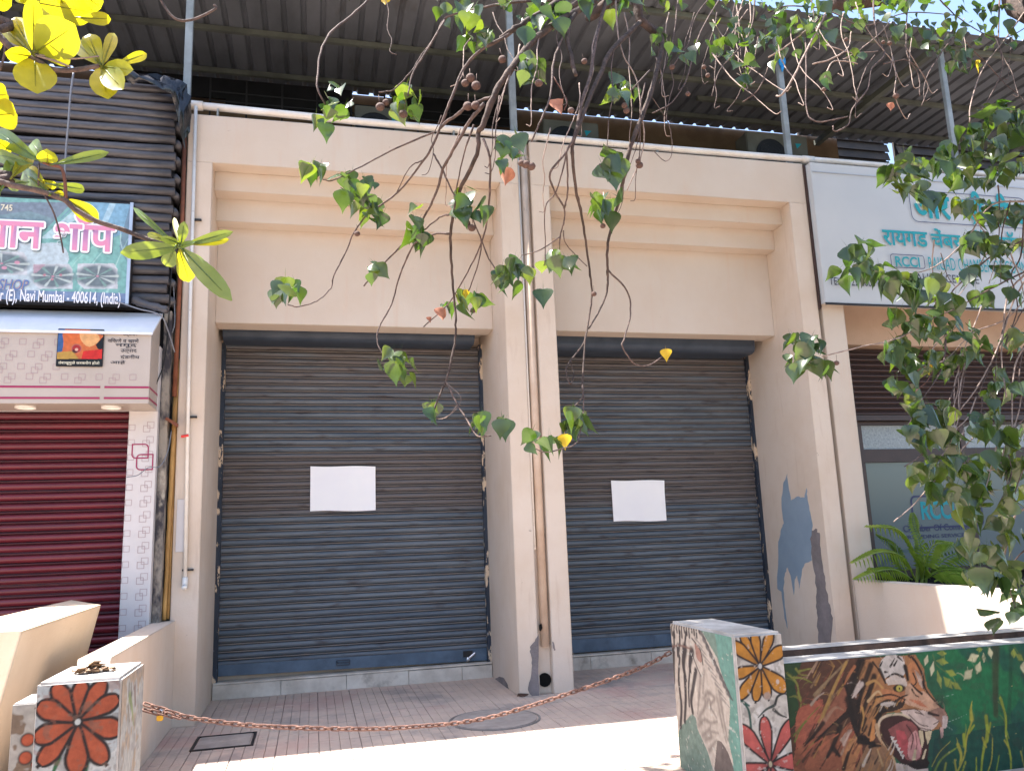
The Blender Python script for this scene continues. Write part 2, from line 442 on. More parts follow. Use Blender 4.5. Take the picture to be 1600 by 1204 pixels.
def spline(pts, sub=5):
    pts = [Vector(p) for p in pts]
    if len(pts) < 3: return pts
    q = [pts[0] * 2 - pts[1]] + pts + [pts[-1] * 2 - pts[-2]]
    out = []
    for i in range(1, len(q) - 2):
        p0, p1, p2, p3 = q[i - 1:i + 3]
        for k in range(sub):
            t = k / sub
            out.append(0.5 * ((2 * p1) + (p2 - p0) * t + (2 * p0 - 5 * p1 + 4 * p2 - p3) * t * t + (3 * p1 - p0 - 3 * p2 + p3) * t ** 3))
    out.append(pts[-1])
    return out

def text(name, s, parent, m, x0, x1, z, h, Y, bold=0.0, thick=0.0, shear=0.0, face='-Y', keep=False):
    """lettering as a thin mesh on a plane facing -Y; x0..x1 is its span, z its baseline, h its full height"""
    cu = bpy.data.curves.new(name, 'FONT'); cu.body = s; cu.offset = bold; cu.shear = shear
    cu.resolution_u = 3
    ob = bpy.data.objects.new(name, cu); COL.objects.link(ob)
    dg = bpy.context.evaluated_depsgraph_get()
    me = bpy.data.meshes.new_from_object(ob.evaluated_get(dg))
    bpy.data.objects.remove(ob); bpy.data.curves.remove(cu)
    co = np.empty(len(me.vertices) * 3); me.vertices.foreach_get('co', co); co = co.reshape(-1, 3)
    a, b = co[:, 0].min(), co[:, 0].max(); lo, hi = co[:, 1].min(), co[:, 1].max()
    sx = (x1 - x0) / (b - a); sz = h / (hi - lo)
    off = wloc(parent)
    new = np.zeros_like(co)
    new[:, 0] = x0 + (co[:, 0] - a) * sx - off.x
    new[:, 1] = Y - off.y
    new[:, 2] = z + (co[:, 1] - lo) * sz - off.z
    par = list(range(len(new)))
    def find(i):
        while par[i] != i: par[i] = par[par[i]]; i = par[i]
        return i
    for q in me.polygons:
        a_ = find(q.vertices[0])
        for w_ in q.vertices[1:]: par[find(w_)] = a_
    ids = {}
    for i in range(len(new)): new[i, 1] -= 0.00012 * ids.setdefault(find(i), len(ids))
    me.vertices.foreach_set('co', new.ravel()); me.update()
    me.materials.clear(); me.materials.append(MATS[m])
    return link(name, me, parent)

def frame_rect(mb, x0, x1, z0, z1, Y, w, r=0.0, seg=5, corners=(1, 1, 1, 1)):
    """flat outline of a (rounded) rectangle in the plane Y"""
    def path(d):
        pts = []
        for ci, (cx, cz, a0) in enumerate(((x1, z1, 0), (x0, z1, 90), (x0, z0, 180), (x1, z0, 270))):
            rr = (r - d) if corners[ci] and r > 0 else 0
            sx = -1 if cx == x1 else 1; sz = -1 if cz == z1 else 1
            if rr <= 0:
                for k in range(seg + 1): pts.append((cx + sx * d, Y, cz + sz * d))
            else:
                for k in range(seg + 1):
                    g = R(a0 + 90 * k / seg)
                    pts.append((cx + sx * r + rr * math.cos(g), Y, cz + sz * r + rr * math.sin(g)))
        return pts
    A = path(0); B = path(w); n = len(mb.v); k = len(A)
    mb.v += A + B
    for i in range(k):
        j = (i + 1) % k
        mb.f.append((n + i, n + j, n + k + j, n + k + i))
    return mb

# ------------------------------------------------------------------ painted surfaces: colours laid on a fine grid of the wall itself
class Canvas:
    def __init__(s, u0, u1, v0, v1, step, base):
        s.u0, s.u1, s.v0, s.v1 = u0, u1, v0, v1
        s.n = max(2, int(round((u1 - u0) / step))) + 1; s.m = max(2, int(round((v1 - v0) / step))) + 1
        s.U, s.V = np.meshgrid(np.linspace(u0, u1, s.n), np.linspace(v0, v1, s.m))
        s.col = np.zeros((s.m, s.n, 3)); s.col[:] = base
        s.step = step
        s.rng = np.random.RandomState(3)
    def blend(s, mask, c):
        s.col += mask[..., None] * (np.array(c) - s.col)
    def poly(s, pts, c, a=1.0, sub=0, jit=0.0):
        p = np.array(pts, float)
        if sub:
            sp = spline([Vector((q[0], q[1], 0)) for q in list(p) + [p[0]]], sub); p = np.array([(q.x, q.y) for q in sp])
        U = s.U; V = s.V
        if jit:
            U = U + s.noise * jit; V = V + s.noise2 * jit
        ins = np.zeros(s.U.shape, bool)
        j = len(p) - 1
        for i in range(len(p)):
            xi, yi = p[i]; xj, yj = p[j]
            if yi != yj:
                ins ^= ((yi > V) != (yj > V)) & (U < (xj - xi) * (V - yi) / (yj - yi) + xi)
            j = i
        s.blend(ins * a, c)
    def stroke(s, pts, w0, w1, c, a=1.0, sub=4, soft=0.35):
        p = spline([Vector((q[0], q[1], 0)) for q in pts], sub) if len(pts) > 2 else [Vector((q[0], q[1], 0)) for q in pts]
        mg = max(w0, w1) + s.step * 2
        i0 = int(np.clip((min(q.x for q in p) - mg - s.u0) / (s.u1 - s.u0) * (s.n - 1), 0, s.n - 1)); i1 = int(np.clip((max(q.x for q in p) + mg - s.u0) / (s.u1 - s.u0) * (s.n - 1) + 2, 0, s.n))
        j0 = int(np.clip((min(q.y for q in p) - mg - s.v0) / (s.v1 - s.v0) * (s.m - 1), 0, s.m - 1)); j1 = int(np.clip((max(q.y for q in p) + mg - s.v0) / (s.v1 - s.v0) * (s.m - 1) + 2, 0, s.m))
        if i1 <= i0 or j1 <= j0: return
        Us = s.U[j0:j1, i0:i1]; Vs = s.V[j0:j1, i0:i1]
        best = np.full(Us.shape, 9.0)
        k = len(p) - 1
        for i in range(k):
            a0, b0 = p[i], p[i + 1]; dx, dy = b0.x - a0.x, b0.y - a0.y; L2 = dx * dx + dy * dy + 1e-12
            t = np.clip(((Us - a0.x) * dx + (Vs - a0.y) * dy) / L2, 0, 1)
            d = np.hypot(Us - a0.x - t * dx, Vs - a0.y - t * dy)
            w = w0 + (w1 - w0) * ((i + t) / k)
            best = np.minimum(best, d / np.maximum(w * 0.5, 1e-6))
        mk = np.clip((1 + soft - best) / (2 * soft), 0, 1) * a
        s.col[j0:j1, i0:i1] += mk[..., None] * (np.array(c) - s.col[j0:j1, i0:i1])
    def fur(s, pts, n, length, width, seed, ang, spread=.5, lo=.6, hi=1.45, a=.75):
        """brush marks: short strokes in the colour found under them, lighter or darker"""
        rr = random.Random(seed); p = np.array(pts); x0, y0 = p.min(0); x1, y1 = p.max(0)
        for _ in range(n):
            u = rr.uniform(x0, x1); v = rr.uniform(y0, y1); ins = False; j = len(p) - 1
            for i in range(len(p)):
                if (p[i][1] > v) != (p[j][1] > v) and u < (p[j][0] - p[i][0]) * (v - p[i][1]) / (p[j][1] - p[i][1]) + p[i][0]: ins = not ins
                j = i
            if not ins: continue
            iu = int(np.clip((u - s.u0) / (s.u1 - s.u0) * (s.n - 1), 0, s.n - 1)); iv = int(np.clip((v - s.v0) / (s.v1 - s.v0) * (s.m - 1), 0, s.m - 1))
            c = s.col[iv, iu] * rr.uniform(lo, hi); g = ang(u, v) + rr.gauss(0, spread * .5); L_ = length * rr.uniform(.5, 1.3)
            s.stroke([(u, v), (u + L_ * .5 * math.cos(g), v + L_ * .5 * math.sin(g)), (u + L_ * math.cos(g + .25), v + L_ * math.sin(g + .25))], width * rr.uniform(.6, 1.3), width * .2, c, a, sub=2)
    def ell(s, c0, rx, ry, c, a=1.0):
        d = np.hypot((s.U - c0[0]) / rx, (s.V - c0[1]) / ry)
        s.blend(np.clip((1.15 - d) / 0.3, 0, 1) * a, c)
    def petal(s, c0, tip, w, fill, edge, ew=0.012):
        cx, cy = c0; dx, dy = tip[0] - cx, tip[1] - cy; L = math.hypot(dx, dy); ux, uy = dx / L, dy / L
        t = ((s.U - cx) * ux + (s.V - cy) * uy) / L; q = -(s.U - cx) * uy + (s.V - cy) * ux
        tt = np.clip(t, 0, 1)
        prof = 0.5 * w * np.where(tt < .66, (tt / .66) ** .8, np.sqrt(np.clip(1 - ((tt - .66) / .34) ** 2, 0, 1)))
        d = np.abs(q) - prof
        out = (t > -0.02) & (t < 1 + ew / L)
        s.blend(np.clip(0.5 - (d - ew * 0.6) / (s.step * 1.5), 0, 1) * out, edge)
        t2 = (t > 0.04) & (t < 1 - ew * 0.7 / L)
        f = np.array(fill)
        s.blend(np.clip(0.5 - (d + ew * 0.5) / (s.step * 1.5), 0, 1) * t2, f)
        s.blend(np.clip(0.5 - (d + ew * 0.5) / (s.step * 1.5), 0, 1) * t2 * np.clip(0.45 - t, 0, 1) * 1.2, np.array(edge) * 1.5)
    def wear(s, amt, c, scale=18, thr=0.6):
        r = s.rng
        g = np.zeros(s.U.shape)
        for o, w in ((1, 0.5), (2.1, 0.3), (4.3, 0.2)):
            kx = int(max(3, (s.u1 - s.u0) * scale * o)); ky = int(max(3, (s.v1 - s.v0) * scale * o))
            small = r.rand(ky + 2, kx + 2)
            fx = (s.U - s.u0) / (s.u1 - s.u0) * kx; fy = (s.V - s.v0) / (s.v1 - s.v0) * ky
            ix = np.clip(fx.astype(int), 0, kx); iy = np.clip(fy.astype(int), 0, ky); tx = fx - ix; ty = fy - iy
            tx = tx * tx * (3 - 2 * tx); ty = ty * ty * (3 - 2 * ty)
            g += w * ((small[iy, ix] * (1 - tx) + small[iy, np.minimum(ix + 1, kx + 1)] * tx) * (1 - ty) + (small[np.minimum(iy + 1, ky + 1), ix] * (1 - tx) + small[np.minimum(iy + 1, ky + 1), np.minimum(ix + 1, kx + 1)] * tx) * ty)
        s.blend(np.clip((g - thr) / 0.06, 0, 1) * amt, c)
        return g
    def build(s, name, m, parent, fn, dim=0.56):
        off = wloc(parent)
        pts = [tuple(Vector(fn(u, v)) - off) for u, v in zip(s.U.ravel(), s.V.ravel())]
        idx = np.arange(s.n * s.m).reshape(s.m, s.n)
        f = np.stack([idx[:-1, :-1], idx[:-1, 1:], idx[1:, 1:], idx[1:, :-1]], -1).reshape(-1, 4)
        me = bpy.data.meshes.new(name); me.from_pydata(pts, [], f.tolist())
        at = me.color_attributes.new('paint', 'FLOAT_COLOR', 'POINT')
        c = np.ones((s.n * s.m, 4)); c[:, :3] = np.clip(s.col.reshape(-1, 3) * dim, 0, 1)
        at.data.foreach_set('color', c.ravel())
        me.materials.append(MATS[m])
        return link(name, me, parent)

# ================================================================== GROUND
struct('ground', MB().box(-150, 150, -150, 60, -0.6, -0.16), 'asphalt')
pave = struct('pavement', MB().box(-14, 22, -3.2, 8.66, -0.3, -0.008), 'mortar')
struct('street_pavement', MB().box(-14, 22, -3.0, 4.99, -0.0075, 0.0), 'pavement')
tm = MB()
TS = 0.296
for k in range(4):
    w = TS / 4
    x0 = -TS / 2 + k * w + 0.0022; x1 = x0 + w - 0.0044
    tm.hexa([(x0 - .002, -TS / 2, -0.0085), (x1 + .002, -TS / 2, -0.0085), (x1 + .002, TS / 2, -0.0085), (x0 - .002, TS / 2, -0.0085),
             (x0, -TS / 2 + .003, 0), (x1, -TS / 2 + .003, 0), (x1, TS / 2 - .003, 0), (x0, TS / 2 - .003, 0)])
tile_me = tm.mesh('tile', 'tile')
MH = (1.42, 6.66, 0.37); RC = (-0.64, 6.78)
for i in range(22):
    for j in range(13):
        x = -1.0 + 0.3 * i; y = 5.15 + 0.3 * j
        if j == 12: continue
        o = bpy.data.objects.new('tile', tile_me); COL.objects.link(o); o.parent = pave
        o.location = (x, y, random.uniform(-0.0018, 0.0012))
        o.rotation_euler = (random.uniform(-.004, .004), random.uniform(-.004, .004), random.uniform(-.004, .004))

# covers set in the paving
mh = thing('manhole_cover', (MH[0], MH[1], 0), 'round cement manhole cover in the red paving by the central pillars', 'manhole cover')
def disc(mb, c, r0, r1, z0, z1, n=36):
    k = len(mb.v)
    for rr, z in ((r1, z0), (r1, z1), (r0, z1), (r0, z0)):
        for i in range(n):
            g = 2 * math.pi * i / n; mb.v.append((c[0] + rr * math.cos(g), c[1] + rr * math.sin(g), z))
    for a in range(3):
        for i in range(n):
            j = (i + 1) % n
            mb.f.append((k + a * n + i, k + a * n + j, k + (a + 1) * n + j, k + (a + 1) * n + i))
    return mb
part('lid', disc(MB(), MH, 0.001, MH[2] - 0.03, -0.01, 0.008), 'manhole', mh)
part('rim', disc(MB(), MH, MH[2] - 0.018, MH[2], -0.01, 0.005), 'cement', mh)
rc = thing('inspection_cover', (RC[0], RC[1], 0), 'square metal inspection cover in the paving beside the left pillar', 'inspection cover')
part('lid', MB().box(RC[0] - .19, RC[0] + .19, RC[1] - .19, RC[1] + .19, -.01, .006), 'manhole', rc, bevel=.002)
fr = MB()
fr.box(RC[0] - .22, RC[0] + .22, RC[1] - .22, RC[1] - .2, -.01, .009); fr.box(RC[0] - .22, RC[0] + .22, RC[1] + .2, RC[1] + .22, -.01, .009)
fr.box(RC[0] - .22, RC[0] - .2, RC[1] - .2, RC[1] + .2, -.01, .0085); fr.box(RC[0] + .2, RC[0] + .22, RC[1] - .2, RC[1] + .2, -.01, .0085)
part('frame', fr, 'black_metal', rc)

# ================================================================== MAIN SHOP BUILDING
YF, YL, YS = 7.45, 8.0, 8.67
bld = thing('shop_building', (2.1, 8.0, 0), 'cream plastered shop front with two closed blue-grey rolling shutters', 'building')
part('header_wall', MB().box(-1.162, 2.02, YF, 8.3, 4.98, 5.458), 'cream', bld)
part('header_wall', MB().box(2.153, 5.365, YF, 8.3, 4.98, 5.458), 'cream', bld)
for (a, b) in ((-1.162, -0.94), (1.825, 2.02), (2.153, 2.347), (5.15, 5.365)):
    part('pilaster', MB().box(a, b, YF, 8.9, 0, 4.98), 'cream_worn', bld)
part('groove_wall', MB().box(2.02, 2.153, 7.515, 8.3, 0.0, 5.45), 'cream_worn', bld)
for (a, b) in ((-0.94, 1.825), (2.347, 5.15)):
    st = MB()
    st.box(a, b, 7.63, 8.3, 4.785, 4.98)
    st.box(a, b, 7.82, 8.3, 4.555, 4.785)
    st.box(a, b, YL, 8.26, 3.58, 4.555); st.box(a, b, 8.26, 8.75, 3.67, 4.555)
    part('stepped_lintel', st, 'cream', bld)
part('rear_wall', MB().box(-1.16, 5.36, 8.75, 10.02, 0, 5.3), 'cream_worn', bld)
part('terrace_slab', MB().box(-1.16, 8.2, 8.31, 10.02, 5.3, 5.4), 'asphalt', bld)
part('terrace_wall', MB().box(-8.0, 7.88, 10.02, 10.2, 5.4, 7.312), 'terrace_wall', bld)

def slat_profile(h, d):
    pts = []
    for k in range(6):
        t = k / 5; pts.append((0.004 - d * math.sin(math.pi * t) ** 0.7, h * 0.68 * t))
    return pts + [(0.0115, h * 0.71), (0.0115, h * 0.745), (-d * .4, h * 0.775), (-d * .4, h * 0.885), (0.0115, h * 0.915), (0.0115, h * 1.0)]
def make_shutter(x0, x1, z0, z1, pitch, ys, m, parent, depth=0.017, tilt=0.0, name='rolling_shutter', lip='slat_lip', joint='joint_dark'):
    """a rolling shutter: curved interlocking slats, each its own mesh"""
    back = MB().box(x0, x1, ys + 0.014, ys + 0.022, z0, z1)
    sh = part(name, back, m, parent)
    me = None; n = int(round((z1 - z0) / pitch))
    pr = slat_profile(pitch, depth)
    mb = MB(); k = len(pr); nx = 2
    w = x1 - x0
    for i in range(nx):
        for (dy, dz) in pr: mb.v.append((i * w / (nx - 1), dy, dz))
    for i in range(nx - 1):
        for j in range(k - 1): mb.f.append((i * k + j, (i + 1) * k + j, (i + 1) * k + j + 1, i * k + j + 1))
    me = mb.mesh('slat', m, smooth=True, fix=False)
    me.materials.append(MATS[lip]); me.materials.append(MATS[joint])
    me.polygons.foreach_set('material_index', [1 if j in (7, 8, 9) else (2 if j in (5, 6, 10) else 0) for j in range(k - 1)])
    off = wloc(parent)
    for i in range(n):
        o = link('slat', me, sh, Vector((x0, ys + random.uniform(-.0015, .0015), z0 + i * pitch)) - off)
        o.rotation_euler = (0, random.uniform(-.0006, .0006) + tilt, random.uniform(-.0008, .0008))
        o.scale = (1, random.uniform(0.9, 1.1), 1)
    return sh
shutL = make_shutter(-0.90, 1.79, 0.29, 3.54, 0.0725, YS, 'shutter_blue', bld, tilt=0.004)
tag(shutL, 'left blue-grey rolling shutter with a brown weathered band')
shutR = make_shutter(2.38, 5.115, 0.29, 3.54, 0.0725, YS, 'shutter_blue', bld, tilt=0.002)
tag(shutR, 'right blue-grey rolling shutter with a brown weathered band')
for (a_, b_, z_) in ((-2.4, -1.12, 7.02), (-1.12, .45, 6.95), (.98, 2.7, 6.98)):
    part('dark_strip', MB().box(a_, b_, 9.9, 9.93, z_, 7.298), 'black_cloth', bld)  # black strips just below the back edge of the roof
def shutter_dress(sh, x0, x1, gl, gr, lock_x, handle_x):
    b = MB().hexa([(x0, YS - .012, gl), (x1, YS - .012, gr), (x1, YS + .011, gr), (x0, YS + .011, gl),
                   (x0, YS - .012, 0.305), (x1, YS - .012, 0.285), (x1, YS + .011, 0.285), (x0, YS + .011, 0.305)])
    part('bottom_rail', b, 'rail_blue', sh, bevel=.003)
    hb = MB(); zc = (gl + .29) / 2
    frame_rect(hb, handle_x - .07, handle_x + .07, zc - .03, zc + .03, YS - .016, .012, .012)
    hb.tube([(handle_x - .06, YS - .018, zc + .012), (handle_x - .055, YS - .045, zc + .005), (handle_x + .055, YS - .045, zc + .005), (handle_x + .06, YS - .018, zc + .012)], .006, 6)
    part('handle', hb, 'hood_blue', sh)
    lk = MB().box(lock_x - .09, lock_x + .01, YS - .02, YS - .012, gr + .05, gr + .11)
    part('hasp', lk, 'black_metal', sh)
    lb = MB(); lb.tube([(lock_x - .035, YS - .03, gr + .035), (lock_x + .035, YS - .03, gr + .085)], .011, 8)
    lb.ellipsoid((lock_x - .04, YS - .032, gr + .03), (.022, .014, .022))
    part('padlock', lb, 'steel', sh)
    for xx in (x0 - .045, x1 + .003):
        gb = MB().box(xx, xx + .042, YS - .06, YS + .03, 0.145, 3.56)
        part('guide_rail', gb, 'guide_flaky', sh)
shutter_dress(shutL, -0.895, 1.785, 0.20, 0.16, 1.62, 0.30)
shutter_dress(shutR, 2.385, 5.11, 0.165, 0.165, 4.9, 4.05)
# curved hoods over the shutters
for k, (a, b, zz, yy) in enumerate(((-0.90, 1.68, 3.49, 8.27), (2.40, 5.02, 3.43, 8.22))):
    prof = [(yy, 3.66), (yy, zz + .07)]
    for i in range(6):
        g = R(90 * i / 5); prof.append((yy + .10 * (1 - math.cos(g)), zz + .07 - .07 * math.sin(g)))
    prof += [(8.6, zz + .005), (8.6, 3.66)]
    part('shutter_hood', MB().prism([(a, y, z) for y, z in prof], (b - a, 0, 0)), 'hood_blue', bld, bevel=.004)
# thresholds: marble slabs, one by one
for (a, b, cuts) in ((-0.935, 1.82, (-0.935, -0.3, 0.33, 0.95, 1.5, 1.82)), (2.352, 5.145, (2.352, 2.9, 3.6, 4.3, 5.145))):
    sill = part('threshold', MB().box(a, b, 8.60, 8.745, 0, 0.118), 'cement', bld)
    for i in range(len(cuts) - 1):
        part('marble_slab', MB().box(cuts[i] + .002, cuts[i + 1] - .002, 8.565 + random.uniform(0, .004), 8.598, -0.01, 0.128 + random.uniform(-.003, .003)), 'marble', sill, bevel=.003)
    part('coping', MB().box(a + .002, b - .002, 8.575, 8.742, 0.133, 0.15), 'marble', sill, bevel=.003)
# pipes in the groove and on the wall
part('drain_pipe', MB().tube([(2.098, 7.492, 0.42), (2.095, 7.492, 5.5)], 0.040, 12), 'painted_pipe', bld, smooth=True)
part('conduit', MB().tube([(2.035, 7.475, 1.3), (2.03, 7.475, 5.3)], 0.011, 8), 'white_pvc', bld, smooth=True)
part('drain_mouth', MB().tube([(2.085, 7.50, 0.12), (2.085, 7.58, 0.12)], 0.062, 14), 'dark_hole', bld)
vp = [P(306, 182, 7.42), P(297, 520, 7.42), P(290, 905, 7.42)]
vpx = -1.075
ppart = part('service_pipe', MB().tube([(-1.10, 7.42, 5.52), (-1.085, 7.42, 3.3), (-1.05, 7.42, 1.2)], 0.0165, 8), 'white_pvc', bld, smooth=True)
for z in (4.4, 2.57, 1.26):
    part('clip', MB().box(-1.12 + (5.5 - z) * .01, -1.03 + (5.5 - z) * .01, 7.425, 7.449, z - .008, z + .008), 'black_metal', ppart)
part('tape', MB().tube([(-1.12, 7.405, 2.395), (-1.06, 7.405, 2.405)], 0.012, 6), 'red_tape', ppart)
part('elbow', MB().tube([(-1.05, 7.42, 1.2), (-1.05, 7.42, 1.15), (-1.05, 7.40, 1.12), (-1.05, 7.385, 1.12)], 0.024, 8), 'white_pvc', ppart, smooth=True)
hp = [P(298, 164, 7.5), P(560, 190, 7.5), P(820, 212, 7.5), P(1050, 233, 7.5), P(1255, 249, 7.5), P(1440, 264, 7.5), P(1640, 280, 7.5)]
pipe = part('water_pipe', MB().tube(hp, 0.037, 12), 'white_pvc', bld, smooth=True)
for px, py in ((305, 165), (828, 213), (1262, 250)):
    c = P(px, py, 7.5); part('coupling', MB().tube([c - Vector((.07, 0, 0)), c + Vector((.07, 0, 0))], 0.046, 12), 'white_pvc', pipe, smooth=True)
for px, py in ((341, 168), (708, 202), (1025, 232)):
    c = P(px, py, 7.5); part('bracket', MB().box(c.x - .008, c.x + .008, 7.46, 7.53, 5.459, c.z - .036), 'post_paint', pipe)
# wall damage: old blue coat and cement repair on the side of the right pilaster, chipped corner at the middle
def sheet_on(name, pts, m, parent, fn, off, jag=0.0):
    q = []
    pts = list(pts)
    for i in range(len(pts)):
        a = Vector((*pts[i], 0)); b = Vector((*pts[(i + 1) % len(pts)], 0))
        for k in range(4):
            p = a.lerp(b, k / 4)
            if k: p += Vector((random.uniform(-1, 1), random.uniform(-1, 1), 0)) * jag
            q.append(fn(p.x, p.y))
    return part(name, MB().prism(q, off), m, parent)
c6 = lambda x, y: PX(1180 + x / 3.886, 700 + y / 3.886, 5.1495)
sheet_on('old_blue_coat', [(195, 155), (203, 230), (217, 315), (255, 292), (300, 300), (313, 240), (318, 310), (335, 390), (350, 470), (340, 560), (345, 680), (300, 700), (285, 740), (268, 850), (255, 770), (240, 800), (235, 890), (215, 770), (195, 720), (180, 770), (170, 850), (180, 960), (197, 1095), (178, 1030), (160, 870), (135, 850), (140, 590), (155, 500), (175, 455), (160, 330), (170, 220)], 'blue_flake', bld, c6, (-0.002, 0, 0), 3)
sheet_on('cement_repair', [(345, 500), (368, 486), (395, 530), (400, 640), (425, 780), (430, 860), (455, 950), (470, 1050), (460, 1180), (385, 1180), (380, 1040), (370, 960), (375, 850), (350, 700), (338, 560)], 'grey_patch', bld, c6, (-0.004, 0, 0), 6)
c7 = lambda x, y: P(700 + x / 8, 960 + y / 8, 7.449)
sheet_on('chipped_plaster', [(1130, 240), (1085, 330), (1030, 390), (1025, 470), (1050, 560), (1045, 700), (1020, 830), (1000, 940), (1050, 1030), (1120, 1035), (1140, 1000), (1128, 600)], 'grey_patch', bld, c7, (0, -0.003, 0), 6)
sheet_on('chipped_plaster', [(1305, 330), (1320, 340), (1345, 440), (1325, 450), (1310, 400)], 'grey_patch', bld, c7, (0, -0.003, 0), 4)
sheet_on('chipped_plaster', [(1140, 120), (1165, 110), (1180, 160), (1160, 210), (1140, 190)], 'dark_hole', bld, lambda x, y: P(700 + x / 8, 960 + y / 8, 7.452), (0, -0.003, 0), 3)
sheet_on('chipped_plaster', [(870, 980), (1010, 985), (960, 1025), (860, 1020)], 'stone_brown', bld, c7, (0, -0.004, 0), 5)
sheet_on('chipped_plaster', [(590, 800), (650, 770), (700, 790), (740, 860), (760, 930), (700, 890)], 'grey_patch', bld, lambda x, y: PX(700 + x / 8, 960 + y / 8, 1.8245), (-0.003, 0, 0), 5)
# tile offcut stuck on the left pilaster
part('tile_strip', MB().box(P(277, 780, 7.44).x, P(293, 780, 7.44).x - .01, 7.44, 7.449, P(283, 862, 7.44).z, P(283, 780, 7.44).z), 'white_case', bld)

# notices on the shutters
def notice(px0, px1, py0, py1, label):
    a = P(px0, py0, 8.635); b = P(px1, py1, 8.635)
    mb = MB(); n = 10
    for i in range(n + 1):
        for j in range(n + 1):
            u = i / n; v = j / n
            mb.v.append((a.x + (b.x - a.x) * u, 8.640 - 0.006 * math.sin(u * 5 + 1) * (1 - v) - (0.012 * (u - .8) * (v - .7) * 20 if u > .8 and v > .7 else 0), b.z + (a.z - b.z) * v + .012 * (1 - u) + .004 * math.sin(u * 7 + v * 3)))
    for i in range(n):
        for j in range(n): mb.f.append((i * (n + 1) + j, (i + 1) * (n + 1) + j, (i + 1) * (n + 1) + j + 1, i * (n + 1) + j + 1))
    o = solo('paper_notice', mb, 'paper', (a.x, 8.64, b.z), label, 'notice', smooth=True)
    return o
notice(485, 587, 730, 797, 'white paper notice pasted on the left rolling shutter')
notice(955, 1042, 752, 813, 'white paper notice pasted on the right rolling shutter')

# window grille on the terrace
gr = thing('window_grille', (0.6, 9.5, 5.4), 'black rod grille on the terrace behind the parapet', 'grille')
for z in (6.50, 6.62, 6.74, 6.86):
    part('rod', MB().tube([(-1.25, 9.5, z + .02), (2.6, 9.5, z)], .008, 6), 'black_metal', gr)
x = -1.25
while x < 2.7:
    part('upright', MB().tube([(x, 9.5, 5.4), (x, 9.5, 7.05)], .011, 6), 'black_metal', gr); x += .42
part('sill', MB().box(-1.3, 2.7, 9.44, 9.56, 6.38, 6.44), 'black_metal', gr)
# air conditioners on the terrace
def aircon(x0, x1, zt, lab):
    t = thing('air_conditioner', ((x0 + x1) / 2, 9.2, 5.4), lab, 'air conditioner', 'air conditioners on the terrace')
    h = 0.62; z0 = zt - h
    part('casing', MB().box(x0, x1, 9.2, 9.5, z0, zt), 'ac_case', t, bevel=.012)
    cx = x0 + (x1 - x0) * .38; cz = zt - h * .52; r = .235
    rg = MB()
    disc(rg, (cx, cz), .001, r, 0, .01, 28)
    rg.v = [(v[0], 9.194 - v[2] * .3, v[1]) for v in rg.v]
    part('fan_opening', rg, 'ac_dark', t)
    g = MB()
    for rr in (.08, .13, .18, .23):
        g.tube([(cx + rr * math.cos(R(a)), 9.184, cz + rr * math.sin(R(a))) for a in range(0, 361, 15)], .003, 4)
    part('fan_grille', g, 'black_metal', t)
    bl = MB()
    for k in range(3):
        a = R(120 * k); bl.quad((cx, 9.192, cz), (cx + .2 * math.cos(a), 9.189, cz + .2 * math.sin(a)), (cx + .21 * math.cos(a + .5), 9.191, cz + .21 * math.sin(a + .5)), (cx + .1 * math.cos(a + .9), 9.191, cz + .1 * math.sin(a + .9)))
    part('fan', bl, 'black_metal', t)
    bp = MB().poly([(x1 - .2, 9.197, zt - .12), (x1 - .1, 9.197, zt - .12), (x1 - .18, 9.197, zt - .2)])
    part('badge', bp, 'teal_ink', t)
    for xx in (x0 + .06, x1 - .1):
        part('stand_leg', MB().box(xx, xx + .04, 9.22, 9.48, 5.4, z0), 'black_metal', t)
aircon(0.46, 1.1, 6.70, 'air conditioner outdoor unit on the terrace behind the left shutter')
aircon(2.86, 3.62, 6.74, 'air conditioner outdoor unit on the terrace right of the middle roof post')
aircon(5.79, 6.75, 6.82, 'air conditioner outdoor unit by the corner roof post near the white sign')

# ================================================================== CORRUGATED ROOF ON POSTS
RH = 7.3
can = thing('canopy_roof', (3.0, 8.6, 5.4), 'large brown-grey corrugated metal roof on thin posts above the shops', 'roof')
PITCH = 0.215; NR = 5; W = PITCH * NR
sh = MB(); prof = []
for i in range(NR):
    x = i * PITCH; prof += [(x, 0), (x + .145, 0), (x + .163, .032), (x + .197, .032)]
prof += [(NR * PITCH, 0), (NR * PITCH + .05, 0)]
k = len(prof)
ny = 4; Y0, Y1 = 7.31, 9.99
for j in range(ny + 1):
    for (xx, zz) in prof: sh.v.append((xx, (Y1 - Y0) * j / ny, zz))
for j in range(ny):
    for i in range(k - 1): sh.f.append((j * k + i, j * k + i + 1, (j + 1) * k + i + 1, (j + 1) * k + i))
sm = sh.mesh('roof_sheet', 'roof_metal', fix=False)
off = wloc(can)
for i in range(-5, 16):
    o = link('roof_sheet', sm, can, Vector((i * W - 1.4, Y0, RH + (.0035 if i % 2 else 0))) - off)
for (yy, w, h) in ((7.56, .05, .06), (8.78, .05, .06), (9.65, .05, .06)):
    part('purlin', MB().box(-6.8, 15.5, yy, yy + w, RH - h - .006, RH - .006), 'purlin', can)
part('purlin', MB().box(5.1, 7.5, 9.2, 9.25, RH - .066, RH - .006), 'purlin', can)
part('rafter', MB().box(7.45, 7.53, 7.62, 10.0, RH - .15, RH - .068), 'purlin', can)
for X in (-1.21, 2.03, 5.30, 7.62):
    part('post', MB().box(X - .035, X + .035, 7.56, 7.61, 5.40, RH - .067), 'post_paint', can, bevel=.004)
